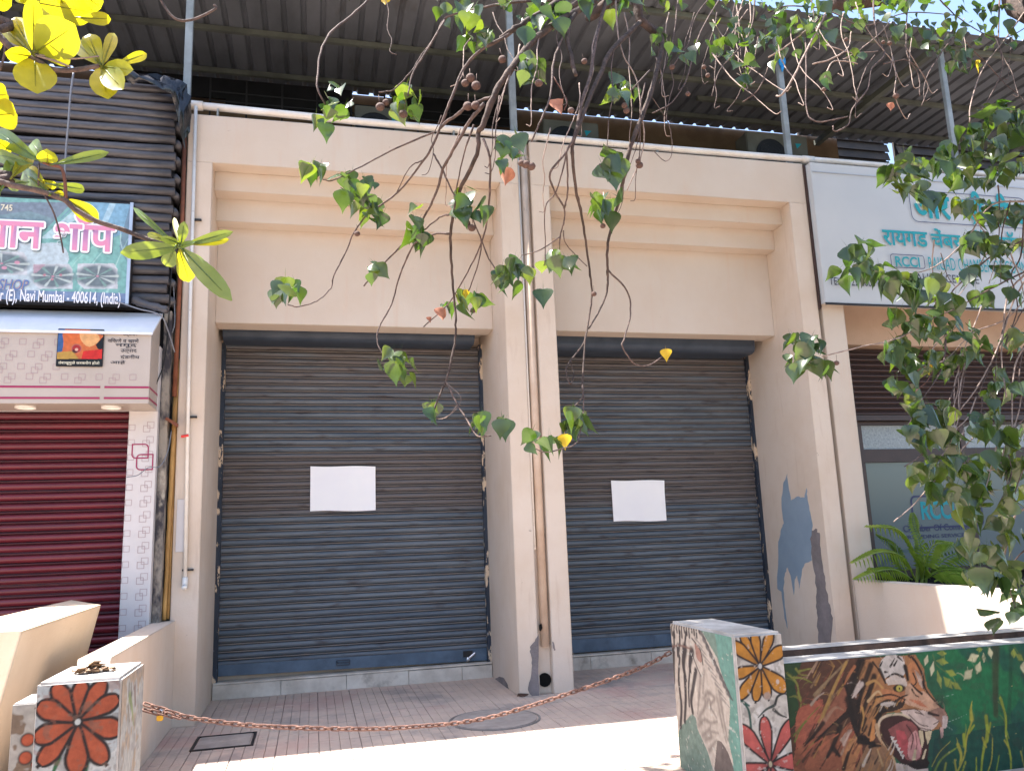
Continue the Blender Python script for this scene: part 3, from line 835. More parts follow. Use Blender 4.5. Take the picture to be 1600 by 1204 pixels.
# boarded screen behind on the right
ls = thing('boarded_screen', (10.0, 10.6, 5.4), 'dark boarded screen under the roof behind the white office sign', 'screen')
for i in range(17):
    z = 5.4 + i * .15
    for (x0, x1) in (((7.7, 9.33), (9.52, 15.0)) if 7.15 < z < 7.75 else ((7.7, 15.0),)):
        part('board', MB().hexa([(x0, 10.60, z), (x1, 10.60, z), (x1, 10.62, z), (x0, 10.62, z), (x0, 10.64, z + .148), (x1, 10.64, z + .148), (x1, 10.66, z + .148), (x0, 10.66, z + .148)]), 'screen_brown', ls)
part('backing', MB().box(7.7, 9.33, 10.70, 10.74, 5.4, 8.1).box(9.52, 15.0, 10.70, 10.74, 5.4, 8.1).box(9.33, 9.52, 10.70, 10.74, 5.4, 7.15), 'screen_brown', ls)
# bits tied on the roof frame
c = P(1222, 96, 7.52)
mb = MB(); mb.ellipsoid(c, (.045, .035, .08), 9, 7); mb.tube([c + Vector((0, 0, -.06)), c + Vector((-.02, -.01, -.14))], [.03, .008], 6)
solo('plastic_bag', mb, 'blue_plastic', c, 'scrap of blue plastic tied to the top of a roof post', 'plastic bag', smooth=True)
# black tarpaulin at the left corner
mb = MB(); tp = []
top = [P(196, 112, 7.2), P(225, 116, 7.2), P(255, 119, 7.2), P(275, 124, 7.18), P(288, 132, 7.2), P(296, 150, 7.25), P(300, 165, 7.3)]
bot = [P(196, 128, 7.18), P(225, 130, 7.14), P(250, 136, 7.12), P(268, 148, 7.12), P(276, 175, 7.15), P(282, 205, 7.2), P(290, 235, 7.3)]
n = 14
for i in range(n + 1):
    for j in range(6):
        q = i / n * 6; a = int(min(5, q)); f = q - a
        t = top[a].lerp(top[a + 1], f); b = bot[a].lerp(bot[a + 1], f)
        p = t.lerp(b, j / 5); p += Vector((random.uniform(-.018, .018), -.05 * math.sin(math.pi * j / 5) + random.uniform(-.045, .045), random.uniform(-.018, .018)))
        mb.v.append(tuple(p))
for i in range(n):
    for j in range(5): mb.f.append((i * 6 + j, (i + 1) * 6 + j, (i + 1) * 6 + j + 1, i * 6 + j + 1))
solo('tarpaulin', mb, 'tarp', top[4], 'crumpled shiny black tarpaulin over the corner of the pole cladding', 'tarpaulin', smooth=True)

# ================================================================== LEFT SHOP
ps = thing('betel_shop', (-3.0, 7.4, 0), 'small shop with maroon shutter and black pole cladding above', 'shop')
part('backing', MB().box(-6.0, -1.27, 7.36, 9.0, 3.5, 5.62), 'black_cloth', ps)
part('backing_lower', MB().box(-6.0, -1.288, 7.40, 9.0, 2.6, 3.5), 'black_cloth', ps)
part('soffit', MB().box(-6.0, -1.291, 7.252, 7.398, 2.602, 3.16), 'white_case', ps)
def pole(p0, p1, r, m, parent, name='pole', nodes=True):
    p0 = Vector(p0); p1 = Vector(p1); pts = []; rad = []; n = 14
    for i in range(n + 1):
        t = i / n; p = p0.lerp(p1, t) + Vector((random.uniform(-.003, .003), random.uniform(-.003, .003), random.uniform(-.006, .006)))
        pts.append(p); rad.append(r * random.uniform(.93, 1.07) * (1.09 if nodes and i % 4 == 1 else 1))
    return part(name, MB().tube(pts, rad, 8), m, parent, smooth=True)
z = 3.60; i = 0
while z < 5.66:
    zz = z + random.uniform(-.008, .008)
    x1 = -1.25 + random.uniform(-.02, .015)
    pole((-5.5, 7.30, zz + random.uniform(-.03, .03)), (x1, 7.30, zz), .040, 'black_pole', ps)
    if i % 2 == 0:
        pole((-1.245, 7.34, zz), (-1.235, 8.3, zz + random.uniform(-.02, .02)), .036, 'black_pole', ps)
    z += .083; i += 1
pole(P(205, 468, 7.2), P(262, 485, 7.2), .034, 'black_pole', ps)
# fascia box
FX = -1.30
part('fascia', MB().box(-6.0, FX, 6.9, 7.25, 2.60, 3.17), 'fascia_beige_shaded', ps)
fl = MB().hexa([(-6.0, 6.875, 3.165), (FX + .012, 6.875, 3.165), (FX + .012, 7.29, 3.44), (-6.0, 7.29, 3.44), (-6.0, 6.875, 3.185), (FX + .012, 6.875, 3.185), (FX + .012, 7.29, 3.462), (-6.0, 7.29, 3.462)])
part('flashing', fl, 'flash_white', ps)
part('side_gusset', MB().prism([(FX - .004, 6.905, 3.172), (FX - .004, 7.28, 3.172), (FX - .004, 7.28, 3.43)], (-.02, 0, 0)), 'fascia_beige_shaded', ps)
for zz in (2.733, 2.644):
    x = FX - .002
    for seg in (.36, .86, .86, .86, .86):
        part('stripe', MB().box(x - seg + .03, x, 6.897, 6.899, zz - .008, zz + .008), 'maroon_ink', ps); x -= seg
    part('stripe', MB().box(FX + .001, FX + .003, 6.9, 7.25, zz - .008, zz + .008), 'maroon_ink', ps)
random.seed(11)
def sq_mesh(s_, pair):
    mb = MB(); frame_rect(mb, 0, s_, 0, s_, 0, .0035)
    if pair: frame_rect(mb, -s_ * .55, s_ * .45, -s_ * .6, s_ * .4, -.0006, .0035)
    return mb.mesh('printed_square', 'pale_ink', fix=False)
SQ = {(pr, sz): sq_mesh(sz, pr) for pr in (0, 1) for sz in (.05, .055)}
def square(x, zz, Y, sz, pair): return link('printed_square', SQ[(pair, sz)], ps, Vector((x, Y, zz)) - wloc(ps))
for r_, zz in enumerate((3.07, 2.97, 2.87, 2.79)):
    for i in range(11):
        x = FX - .09 - i * .125 - (.06 if r_ % 2 else 0)
        if -1.95 < x < -1.38 and zz > 2.84: continue
        square(x, zz, 6.8975, .05, 1 if (i + r_) % 2 == 0 else 0)
part('column', MB().box(-1.515, FX + .01, 7.26, 7.6, 0.0, 2.598), 'white_case', ps)
zz = 2.45
while zz > .8:
    square(-1.37, zz, 7.2575, .055, 1); square(-1.512, zz - .02, 7.2575, .05, 0)
    zz -= .125
em = MB(); a = P(206, 693, 7.256); b = P(232, 716, 7.256)
frame_rect(em, a.x, b.x, b.z, a.z, 7.2565, .010, .035, corners=(1, 0, 1, 0))
a = P(213, 709, 7.256); b = P(239, 734, 7.256); frame_rect(em, a.x, b.x, b.z, a.z, 7.255, .010, .035, corners=(0, 1, 1, 0))
part('printed_emblem', em, 'maroon_ink', ps)
for px in (43, 176):
    c = PZ(px, 637, 2.597)
    lp = MB(); disc(lp, (c.x, 7.05), .001, .075, 2.585, 2.599, 20); part('downlight', lp, 'lamp_glass', ps)
rs = make_shutter(-5.2, -1.515, 0.05, 2.60, .083, 7.34, 'red_slat', ps, depth=.024, lip='red_lip', joint='red_lip')
tag(rs, 'maroon rolling shutter')
# strip between the two shops
strip = thing('party_strip', (-1.22, 7.5, 0), 'dirty cement strip with bamboo poles between maroon shutter and cream front', 'wall')
part('cement_strip', MB().box(-1.285, -1.225, 7.34, 8.2, 0.0, 3.5), 'dirty_cement', strip)
part('grey_back', MB().box(-1.225, -1.165, 7.52, 8.2, 0.0, 5.3), 'gap_grey', strip)
pole((-1.205, 7.44, .86), (-1.185, 7.44, 2.75), .018, 'bamboo', strip, 'bamboo')
pole((-1.18, 7.47, .86), (-1.172, 7.47, 3.1), .013, 'bamboo', strip, 'bamboo')
part('rust_pipe', MB().tube([(-1.19, 7.42, 2.75), (-1.18, 7.42, 4.1), (-1.19, 7.43, 5.2)], .02, 8), 'rust_pipe', strip, smooth=True)
part('bracket', MB().hexa([tuple(v) for v in (P(258, 655, 7.3), P(278, 668, 7.3), P(278, 668, 7.45), P(258, 655, 7.45), P(260, 651, 7.3), P(279, 662, 7.3), P(279, 662, 7.45), P(260, 651, 7.45))]), 'rust_pipe', strip)
def cable(name, pts, r, m, label, Y=None):
    q = spline([Vector(p) for p in pts], 6)
    return solo(name, MB().tube(q, r, 5), m, q[0], label, 'cable', smooth=True)
cable('cable', [P(115, 112, 6.9), P(110, 150, 6.9), P(107, 190, 6.92), P(103, 235, 6.95), P(100, 300, 6.95)], .009, 'cable', 'grey cable hanging down in front of the black poles')
cable('cable', [P(198, 745, 7.2), P(215, 742, 7.15), P(232, 730, 7.15), P(250, 728, 7.2), P(262, 705, 7.3), P(268, 672, 7.35)], .004, 'cable', 'thin wire crossing the white column beside the maroon shutter')
cable('cable', [P(180, 470, 7.1), P(215, 482, 7.0), P(250, 492, 7.0), P(262, 515, 7.1), P(273, 550, 7.2)], .006, 'cable', 'bent grey wire by the end of the shop fascia')
cable('cable', [P(268, 420, 7.3), P(262, 520, 7.33), P(255, 570, 7.3), P(244, 600, 7.2)], .005, 'dark_cable', 'dark wire running down the dirty cement strip')
cable('cable', [P(271, 440, 7.38), P(273, 500, 7.38), P(269, 520, 7.38)], .005, 'cable', 'loop of wire under the black poles beside the brown pipe')

# signboard of the left shop
sb = thing('signboard', (-2.3, 7.1, 3.5), 'teal and blue shop signboard with pink Devanagari lettering', 'sign')
SX1 = -1.545; SZ0, SZ1 = 3.50, 4.385
part('box', MB().box(-4.2, SX1 + .012, 7.123, 7.22, SZ0 - .012, SZ1 + .012), 'black_metal', sb)
part('trim', MB().box(SX1 - .012, SX1 + .014, 7.105, 7.122, SZ0 - .012, SZ1 + .012), 'silver', sb)
cv = Canvas(-2.75, SX1 - .013, SZ0, SZ1, .0045, C(96, 168, 160))
S = lambda x, y: (lambda p: (p.x, p.z))(P(x / 6.69, 310 + y / 6.69, 7.12))
def sp(*pts): return [S(x, y) for x, y in pts]
cv.poly(sp((-600, 40), (760, 40), (500, 300), (300, 480), (-600, 700)), C(96, 110, 134))
cv.poly(sp((-600, 260), (300, 130), (560, 210), (420, 420), (-600, 420)), C(96, 140, 146), .6)
cv.poly(sp((-600, 460), (350, 470), (640, 480), (700, 700), (300, 1000), (-600, 1000)), C(196, 208, 218), .9, sub=4)
cv.poly(sp((420, 420), (800, 100), (980, 60), (560, 420)), C(196, 222, 232), .8)
cv.poly(sp((950, 40), (1400, 40), (1400, 330), (1150, 420), (1000, 230)), C(104, 164, 200))
cv.poly(sp((1150, 40), (1220, 40), (1090, 330), (1040, 300)), C(176, 212, 230), .8)
cv.poly(sp((1360, 70), (1400, 90), (1400, 760), (1320, 640), (1250, 500)), C(70, 100, 130), .8, sub=3)
for a, b, c in (((640, 1000), (760, 700), (1000, 480)), ((820, 1000), (940, 720), (1180, 430)), ((1120, 980), (1210, 700), (1340, 420))):
    cv.stroke(sp(a, b, c), .02, .004, C(176, 220, 210), .7)
cv.poly(sp((700, 700), (860, 560), (1040, 480), (980, 640), (820, 760)), C(140, 206, 190), .5, sub=3)
cv.stroke(sp((1260, 330), (1265, 480), (1330, 640)), .008, .004, C(190, 220, 220), .8)
cv.stroke(sp((640, 210), (740, 110)), .012, .012, C(80, 120, 160), .7)
def plate(x0, x1, y0, y1, seed):
    cv.poly(sp((x0, y0), (x1 - 40, y0), (x1, y0 + 60), (x1, y1), (x0 + 70, y1), (x0, y1 - 60)), C(206, 206, 212))
    cx, cy = (x0 + x1) / 2, (y0 + y1) / 2
    u, v = S(cx, cy); rx = (x1 - x0) / 6.69 / 2 * .0058 * .9; ry = (y1 - y0) / 6.69 / 2 * .0058 * .85
    cv.ell((u, v), rx, ry, C(64, 74, 86))
    rr = random.Random(seed)
    for k in range(9):
        g = 2 * math.pi * k / 9 + rr.random() * .3
        e = (u + rx * .95 * math.cos(g), v + ry * .9 * math.sin(g))
        cv.stroke([(u + rx * .15 * math.cos(g), v + ry * .15 * math.sin(g)), e], .004, .022, C(104, 150, 136) if k % 2 else C(196, 206, 200), .9)
    cv.ell((u, v), .011, .008, C(186, 90, 120))
plate(-250, 285, 560, 800, 1); plate(345, 760, 685, 945, 2); plate(810, 1230, 680, 945, 3)
cv.ell(S(180, 670), .02, .014, C(220, 130, 160)); cv.ell(S(45, 725), .02, .014, C(220, 130, 160))
for xx, yy in ((465, 800), (545, 845), (635, 800)): cv.ell(S(xx, yy), .012, .01, C(190, 90, 110))
cv.poly(sp((350, 690), (480, 690), (380, 780), (350, 780)), C(176, 120, 140), .8)
cv.poly([(-2.75, SZ0), (SX1, SZ0), (SX1, S(600, 970)[1]), (-2.75, S(600, 970)[1])], C(92, 116, 168))
cv.col = cv.col * .74 + np.array(C(186, 204, 208)) * .26
cv.build('printed_face', 'print_gloss', sb, lambda u, v: (u, 7.119, v), 0.9)
def two(px0, px1, pyb, pyt):
    a = P(px0, pyb, 7.115); b = P(px1, pyt, 7.115); return a.x, b.x, a.z, b.z - a.z
x0, x1, z_, h_ = two(-27, 181, 386, 338)
def outline_copy(o, m, r, dy, dx=0, dz=0):
    src = o.data; co = np.empty(len(src.vertices) * 3); src.vertices.foreach_get('co', co); co = co.reshape(-1, 3)
    fs = [tuple(q.vertices) for q in src.polygons]; V = []; F = []
    for k in range(12):
        g = 2 * math.pi * k / 12; base = len(V)
        V += [tuple(q) for q in co + np.array([r * math.cos(g) + dx, dy + k * .00004, r * math.sin(g) + dz])]
        F += [tuple(base + i for i in f) for f in fs]
    me = bpy.data.meshes.new('lettering'); me.from_pydata(V, [], F); me.materials.append(MATS[m]); return link('lettering', me, o.parent)
big_t = text('lettering', 'पान शॉप', sb, 'pink_ink', x0, x1, z_, h_, 7.1095, bold=.022)
outline_copy(big_t, 'white_ink', .017, .003)
outline_copy(big_t, 'shadow_ink', .016, .006, .004, -.007)
x0, x1, z_, h_ = two(-68, 189, 474, 457)
text('lettering', 'CBD Belapur (E), Navi Mumbai - 400614, (India)', sb, 'white_ink', x0, x1, z_, h_, 7.1135, bold=.018)
x0, x1, z_, h_ = two(-45, 45, 451, 437)
text('lettering', 'PAN SHOP', sb, 'pale_ink', x0, x1, z_, h_, 7.1135, bold=.03, shear=.2)
text('lettering', 'PAN SHOP', sb, 'blue_ink', x0 + .003, x1 + .003, z_ - .003, h_, 7.1115, bold=.0, shear=.2)
x0, x1, z_, h_ = two(1, 20, 329, 320)
text('lettering', '745', sb, 'cream_ink', x0, x1, z_, h_, 7.1135, bold=.02)

# health warning poster on the fascia
po = thing('warning_poster', (-1.9, 6.89, 2.85), 'small dark-framed health warning poster with orange face on shop fascia', 'poster')
a = P(91, 513, 6.889); b = P(160, 573, 6.889)
part('panel', MB().box(a.x, b.x, 6.884, 6.8965, b.z, a.z), 'black_metal', po, bevel=.004)
cv = Canvas(a.x + .006, b.x - .006, b.z + .006, a.z - .006, .0032, C(206, 110, 60))
S = lambda x, y: (lambda p: (p.x, p.z))(P(x / 6.154, 480 + y / 6.154, 6.88))
cv.poly(sp((540, 190), (640, 200), (600, 260), (610, 330), (600, 420), (550, 440)), C(60, 96, 150))
cv.poly(sp((550, 430), (700, 420), (760, 500), (540, 500)), C(190, 150, 70))
cv.poly(sp((620, 210), (820, 205), (860, 300), (760, 350), (640, 330)), C(216, 110, 54), .9, sub=3)
cv.poly(sp((760, 230), (900, 230), (960, 310), (860, 380), (780, 320)), C(232, 180, 120), .9, sub=3)
cv.poly(sp((850, 200), (1000, 200), (1000, 270), (900, 250)), C(92, 96, 92))
cv.poly(sp((920, 360), (1000, 270), (1000, 410), (940, 400)), C(24, 22, 24))
cv.poly(sp((800, 420), (990, 400), (990, 500), (780, 500)), C(206, 44, 36))
cv.ell(S(735, 395), .085 * .5 * .8, .085 * .5 * .8, C(130, 130, 132))
cv.ell(S(735, 395), .036 * .9, .036 * .9, C(170, 44, 44)); cv.ell(S(720, 420), .02, .016, C(30, 20, 22), .8); cv.ell(S(735, 405), .012, .012, C(232, 180, 160))
cv.poly(sp((500, 495), (1010, 495), (1010, 600), (500, 600)), C(24, 24, 24))
cv.build('printed_face', 'print_gloss', po, lambda u, v: (u, 6.8825, v), 0.8)
z_ = P(120, 571, 6.88).z
text('lettering', 'तंबाखूमुळे करकरोग होतो', po, 'cream_ink', a.x + .02, b.x - .02, b.z + .010, .034, 6.881, bold=.01)
nt_ = thing('printed_notice', (-1.55, 6.89, 2.85), 'few lines of dark printed text beside the warning poster', 'notice')
for k, (w0, w1, s) in enumerate(((192, 215, 'उत्पादन'), (168, 217, 'विकणे व खाणे'), (180, 214, 'नमूद'), (188, 214, 'उत्पाद'), (188, 218, 'दंडनीय'), (172, 196, 'आहे'))):
    a = P(w0, 526 + k * 8.6, 6.895); b = P(w1, 520 + k * 8.6, 6.895)
    text('lettering', s, nt_, 'dark_ink', a.x, b.x, a.z, .036, 6.8965, bold=.01)

# ================================================================== RIGHT OFFICE
of = thing('office_front', (7.4, 8.0, 0), 'office front with brown shutter and blue glazed window behind the leaves', 'building')
part('pillar', MB().box(5.425, 5.70, YF + .02, 9.0, 0, 3.95), 'cream', of)
part('recess_back', MB().box(5.367, 5.425, 7.62, 9.0, 0, 5.4), 'cream_worn', of)
part('edge_channel', MB().box(5.368, 5.392, 7.43, 7.615, 3.75, 5.44), 'brown_frame', of)
part('beam', MB().box(5.70, 12.0, 7.9, 8.6, 3.47, 5.3), 'office_tan', of)
part('back_wall', MB().box(5.70, 12.0, 8.25, 9.0, 0, 3.47), 'black_cloth', of)
part('far_wall', MB().box(9.4, 12.0, 7.95, 8.24, 0.0, 3.47), 'office_tan', of)
bs = make_shutter(5.72, 9.38, 2.66, 3.46, .065, 8.06, 'brown_slat', of, depth=.014, lip='brown_lip', joint='brown_lip')
tag(bs, 'half lowered dark brown shutter over the window')
part('bottom_bar', MB().box(5.72, 9.38, 8.03, 8.09, 2.60, 2.66), 'brown_frame', bs)
wi = part('window', MB().box(5.72, 9.38, 8.19, 8.24, .80, 2.60), 'black_metal', of)
for (x0, x1, z0, z1, m) in ((5.75, 8.9, 2.115, 2.27, 'brown_frame'), (5.75, 9.38, 2.555, 2.60, 'brown_frame'), (5.75, 9.38, .80, .885, 'brown_frame')):
    part('frame', MB().box(x0, x1, 8.12, 8.19, z0, z1), m, wi, bevel=.004)
for x in (6.18, 7.62, 8.86):
    part('frame', MB().box(x, x + .07, 8.125, 8.188, .888, 2.55), 'brown_frame', wi)
for (x0, x1) in ((6.252, 7.618), (7.692, 8.858)):
    part('pane', MB().box(x0, x1, 8.15, 8.156, 2.272, 2.553), 'frosted', wi)
    part('pane', MB().box(x0, x1, 8.15, 8.156, .887, 2.113), 'window_glass', wi)
a = P(1422, 774, 8.14); b = P(1590, 826, 8.14)
e = MB(); frame_rect(e, a.x, a.x + 1.0, P(1425, 826, 8.14).z, a.z, 8.147, .022, .07)
part('printed_frame', e, 'navy_ink', wi)
def otext(s, px0, px1, pyb, pyt, m, Y, par, bold=0.0, shear=0):
    a = P(px0, pyb, Y); b = P(px1, pyb, Y); t = P((px0 + px1) / 2, pyt, Y)
    return text('lettering', s, par, m, a.x, b.x, a.z, t.z - a.z, Y, bold=bold, shear=shear)
otext('RCCI', 1441, 1493, 812, 782, 'teal_ink', 8.147, wi, .03)
otext('Chamber Of Commerce', 1412, 1528, 831, 818, 'navy_ink', 8.147, wi, .012)
otext('PROVIDING SERVICE', 1414, 1508, 842, 834, 'navy_ink', 8.147, wi, .012)
# white signboard
so = thing('signboard', (7.5, 7.38, 3.8), 'white office signboard with teal Devanagari and English lettering', 'sign')
SB = MB().hexa([(5.40, 7.36, 3.80), (9.6, 7.36, 3.77), (9.6, 7.44, 3.77), (5.40, 7.44, 3.80), (5.39, 7.345, 5.43), (9.6, 7.345, 5.43), (9.6, 7.44, 5.43), (5.39, 7.44, 5.43)])
mat('sign_white', C(190, 194, 197), C(183, 188, 192), scale=1.2, rough=0.4, spec=0.4)
part('panel', SB, 'sign_white', so, bevel=.004)
part('edge_trim', MB().box(5.395, 9.6, 7.35, 7.358, 3.775, 3.798), 'black_metal', so)
part('fold', MB().box(5.41, 9.6, 7.336, 7.3445, 5.315, 5.32), 'silver', so)
e = MB(); a = P(1420, 302, 7.33); frame_rect(e, a.x, a.x + 1.65, P(1428, 346, 7.33).z, a.z + .05, 7.336, .008, .09)
a = P(1391, 396, 7.33); b = P(1447, 420, 7.33); frame_rect(e, a.x, b.x, b.z, a.z, 7.336, .008, .035)
part('printed_frame', e, 'navy_ink', so)
otext('आर', 1431, 1487, 341, 306, 'teal_ink', 7.335, so, .03)
otext('सी सी आय', 1508, 1640, 350, 303, 'teal_ink', 7.335, so, .03)
otext('रायगड', 1381, 1451, 383, 361, 'teal_ink', 7.335, so, .018)
otext('चेंबर', 1457, 1503, 387, 358, 'teal_ink', 7.335, so, .018)
otext('ऑफ कॉमर', 1513, 1610, 391, 361, 'teal_ink', 7.335, so, .018)
otext('RCCI', 1400, 1438, 416, 401, 'teal_ink', 7.335, so, .02)
otext('RAIGAD CHAMBER OF COMMERCE', 1452, 1630, 421, 406, 'teal_ink', 7.335, so, .0)
otext('TEL:- 022 4000 4570', 1296, 1394, 445, 435, 'dark_ink', 7.335, so, .004)
otext('ADDRESS: RAHEJA CENTRE', 1352, 1530, 440, 427, 'dark_ink', 7.335, so, .0)

# ================================================================== BOUNDARY WALLS
lw = MB().hexa([(-1.28, 4.66, 0), (-1.115, 4.66, 0), (-1.12, 7.449, 0), (-1.285, 7.449, 0), (-1.29, 5.2, .85), (-1.115, 5.2, .85), (-1.12, 7.449, .85), (-1.285, 7.449, .85)])
solo('boundary_wall', lw, 'cream_worn', (-1.2, 6, 0), 'low cream side wall joining the left pillar, sunlit top', 'wall')
rw = MB().hexa([(5.44, 3.6, 0), (5.62, 3.6, 0), (5.60, 7.46, 0), (5.43, 7.46, 0), (5.44, 3.6, .85), (5.62, 3.6, .85), (5.60, 7.46, .85), (5.43, 7.46, .85)])
solo('boundary_wall', rw, 'cream', (5.5, 5.5, 0), 'low cream side wall below the office window, partly in sun', 'wall')
struct('planting_bed', MB().box(5.62, 12, 4.6, 7.95, 0, .72), 'soil')
# cream block
cb = MB().hexa([(-1.61, 4.53, 0), (-1.66, 6.27, 0), (-2.05, 7.1, 0), (-2.1, 4.70, 0), (-1.37, 4.5, 1.08), (-1.43, 6.27, 1.08), (-1.83, 7.1, 1.08), (-1.86, 4.66, 1.08)])
solo('parapet_block', cb, 'cream_block', (-1.8, 5.8, 0), 'cream plastered leaning parapet block with a sunlit top at left edge', 'parapet')

# ---- left pier with the big red flower
PXL, PXR, PYN, PYF, PZT = -1.177, -0.832, 4.10, 4.60, 0.888
pier = thing('gate_pier', ((PXL + PXR) / 2, 4.35, 0), 'white gate pier painted with one large red-orange flower, dry leaves on top', 'pier')
part('core', MB().box(PXL, PXR, PYN, PYF, 0, PZT), 'stone_white', pier, bevel=.012)
EDG = C(38, 30, 32)
cv = Canvas(PXL + .006, PXR - .006, 0.01, PZT - .012, .0042, C(176, 184, 188))
F5 = lambda x, y: (lambda p: (p.x, p.z))(P(x / 6.957, 1040 + y / 6.957, 4.098))
cv.wear(.7, C(206, 208, 206), 12, .5); cv.wear(.6, C(132, 128, 128), 20, .62)
cv.stroke([F5(950, 700), F5(960, 950), F5(900, 1250), F5(880, 1700)], .02, .03, C(40, 90, 60))
cv.stroke([F5(640, 1000), F5(560, 1200)], .02, .012, C(50, 100, 66))
for tip, w in (((590, 190), .074), ((890, 150), .072), ((1140, 150), .072), ((1300, 330), .076), ((1330, 700), .09), ((1150, 1060), .082), ((830, 1180), .09), ((420, 1080), .08), ((360, 800), .084), ((400, 420), .086)):
    cv.petal(F5(845, 605), F5(*tip), w, C(172, 84, 56), EDG, .013)
cv.ell(F5(845, 605), .022, .022, EDG); cv.ell(F5(845, 605), .012, .013, C(190, 196, 196))
cv.wear(.35, C(150, 90, 70), 30, .66)
cv.wear(.5, C(120, 96, 84), 22, .64)
cv.build('mural', 'mural_paint', pier, lambda u, v: (u, PYN - .0025, v), .52)
cv = Canvas(PYN + .008, PYF - .008, 0.01, PZT - .012, .006, C(196, 200, 202))
cv.wear(.8, C(190, 170, 150), 8, .52); cv.wear(.5, C(150, 150, 156), 14, .6)
S2 = lambda x, y: (lambda p: (p.y, p.z))(PX(x / 6.957, 1040 + y / 6.957, PXR))
cv.stroke([S2(1405, 330), S2(1430, 470), S2(1445, 640)], .05, .01, C(150, 170, 120), .9)
cv.stroke([S2(1400, 190), S2(1390, 330)], .012, .01, C(90, 90, 86)); cv.stroke([S2(1420, 190), S2(1425, 320)], .012, .01, C(90, 90, 86))
cv.stroke([S2(1460, 230), S2(1465, 420)], .03, .02, C(150, 124, 120)); cv.stroke([S2(1385, 430), S2(1400, 600)], .012, .01, C(120, 110, 90))
cv.build('mural', 'mural_paint', pier, lambda u, v: (PXR + .0025, u, v))
# dry leaves on the pier
dl = MB(); random.seed(5)
for k in range(60):
    g = random.uniform(0, 6.28); rr = random.uniform(0, .10) * 1; cx = -1.0 + rr * math.cos(g); cy = 4.33 + rr * .7 * math.sin(g); z = PZT + .004 + random.uniform(0, .035) * (1 - rr / .11)
    a = random.uniform(0, 6.28); s = random.uniform(.015, .04)
    d = Vector((math.cos(a), math.sin(a), random.uniform(-.3, .5))) * s; q = Vector((-math.sin(a), math.cos(a), random.uniform(-.5, .5))) * s * .5; o = Vector((cx, cy, z))
    dl.v += [tuple(o - d), tuple(o + q), tuple(o + d), tuple(o - q + Vector((0, 0, .008)))]; n = len(dl.v); dl.f += [(n - 4, n - 3, n - 2), (n - 4, n - 2, n - 1)]
dl.v = [(a, b, max(PZT + .001, c)) for a, b, c in dl.v]
solo('leaf_litter', dl, 'dry_leaf', (-1.0, 4.33, PZT), 'small heap of dry leaves on top of the flower pier', 'dry leaves', fix=False)
# ---- stub wall left of it
x0 = -.309 * 4.2; x1 = PXL - .002
stub = thing('stub_wall', ((x0 + x1) / 2, 4.3, 0), 'low stained stub wall with small red flowers between block and flower pier', 'wall')
z = P(38, 1098, 4.2).z
part('core', MB().box(x0, x1, 4.2, 4.45, 0, z), 'stone_white', stub, bevel=.006)
cv = Canvas(x0 + .003, x1 - .001, .01, z - .006, .004, C(172, 168, 162))
cv.wear(.8, C(110, 84, 60), 14, .55)
cv.poly([F5(300, 500), F5(420, 420), F5(420, 1500), F5(280, 1500), F5(310, 800)], C(84, 54, 36), .85)
for c_, r_ in (((215, 860), .024), ((190, 1060), .024), ((300, 1130), .015)):
    u, v = F5(*c_); cv.ell((u, v), r_ * 1.25, r_ * 1.25, EDG); cv.ell((u, v), r_, r_, C(176, 84, 56))
cv.build('mural', 'mural_paint', stub, lambda u, v: (u, 4.1975, v))

# ---- right pier: zebra on the inner side, flowers on the street side
ZX0, ZX1, ZYN, ZYF, ZZT = 2.20, 2.50, 4.10, 4.90, 0.872
zp = thing('gate_pier', (2.35, 4.5, 0), 'gate pier painted with a zebra head and orange and pink flowers', 'pier')
part('core', MB().box(ZX0, ZX1, ZYN, ZYF, 0, ZZT), 'stone_white', zp, bevel=.014)
cv = Canvas(ZX0 + .012, ZX1 - .010, .01, ZZT - .014, .0038, C(198, 192, 184))
cv.wear(.7, C(216, 212, 208), 10, .5); cv.wear(.5, C(130, 124, 118), 22, .62)
F4 = lambda x, y: (lambda p: (p.x, p.z))(P(1140 + x / 4.936, 960 + y / 4.936, 4.098))
cv.stroke([F4(70, 640), F4(140, 720), F4(160, 820), F4(170, 960)], .012, .014, C(46, 84, 76)); cv.stroke([F4(60, 640), F4(150, 700)], .02, .01, C(46, 84, 76))
cv.stroke([F4(220, 790), F4(280, 730), F4(340, 700)], .006, .016, C(60, 72, 70)); cv.stroke([F4(350, 690), F4(370, 630), F4(420, 605), F4(450, 620)], .016, .008, C(50, 54, 54))
cv.stroke([F4(340, 730), F4(390, 770), F4(440, 790)], .018, .006, C(60, 60, 58))
for tip, w in (((85, 140), .05), ((185, 120), .056), ((325, 115), .058), ((430, 250), .07), ((440, 590), .085), ((300, 650), .06), ((200, 670), .058), ((75, 650), .062), ((25, 470), .06), ((10, 210), .066)):
    cv.petal(F4(235, 395), F4(*tip), w, C(190, 130, 52), EDG, .010)
cv.ell(F4(235, 395), .017, .019, EDG); cv.ell(F4(235, 395), .011, .014, C(206, 204, 200))
cv.ell(F4(290, 625), .022, .02, C(170, 150, 140), .9); cv.ell(F4(370, 515), .010, .013, C(196, 180, 170))
for tip, w in (((262, 780), .07), ((490, 800), .072), ((70, 850), .08), ((560, 1120), .085), ((60, 1230), .08), ((250, 1500), .085), ((450, 1480), .085)):
    cv.petal(F4(315, 1150), F4(*tip), w, C(190, 94, 88), EDG, .010)
cv.ell(F4(315, 1150), .018, .024, C(84, 44, 48)); cv.ell(F4(315, 1150), .010, .015, C(190, 180, 150))
cv.wear(.5, C(206, 196, 188), 40, .70)
cv.build('mural', 'mural_paint', zp, lambda u, v: (u, ZYN - .0025, v))
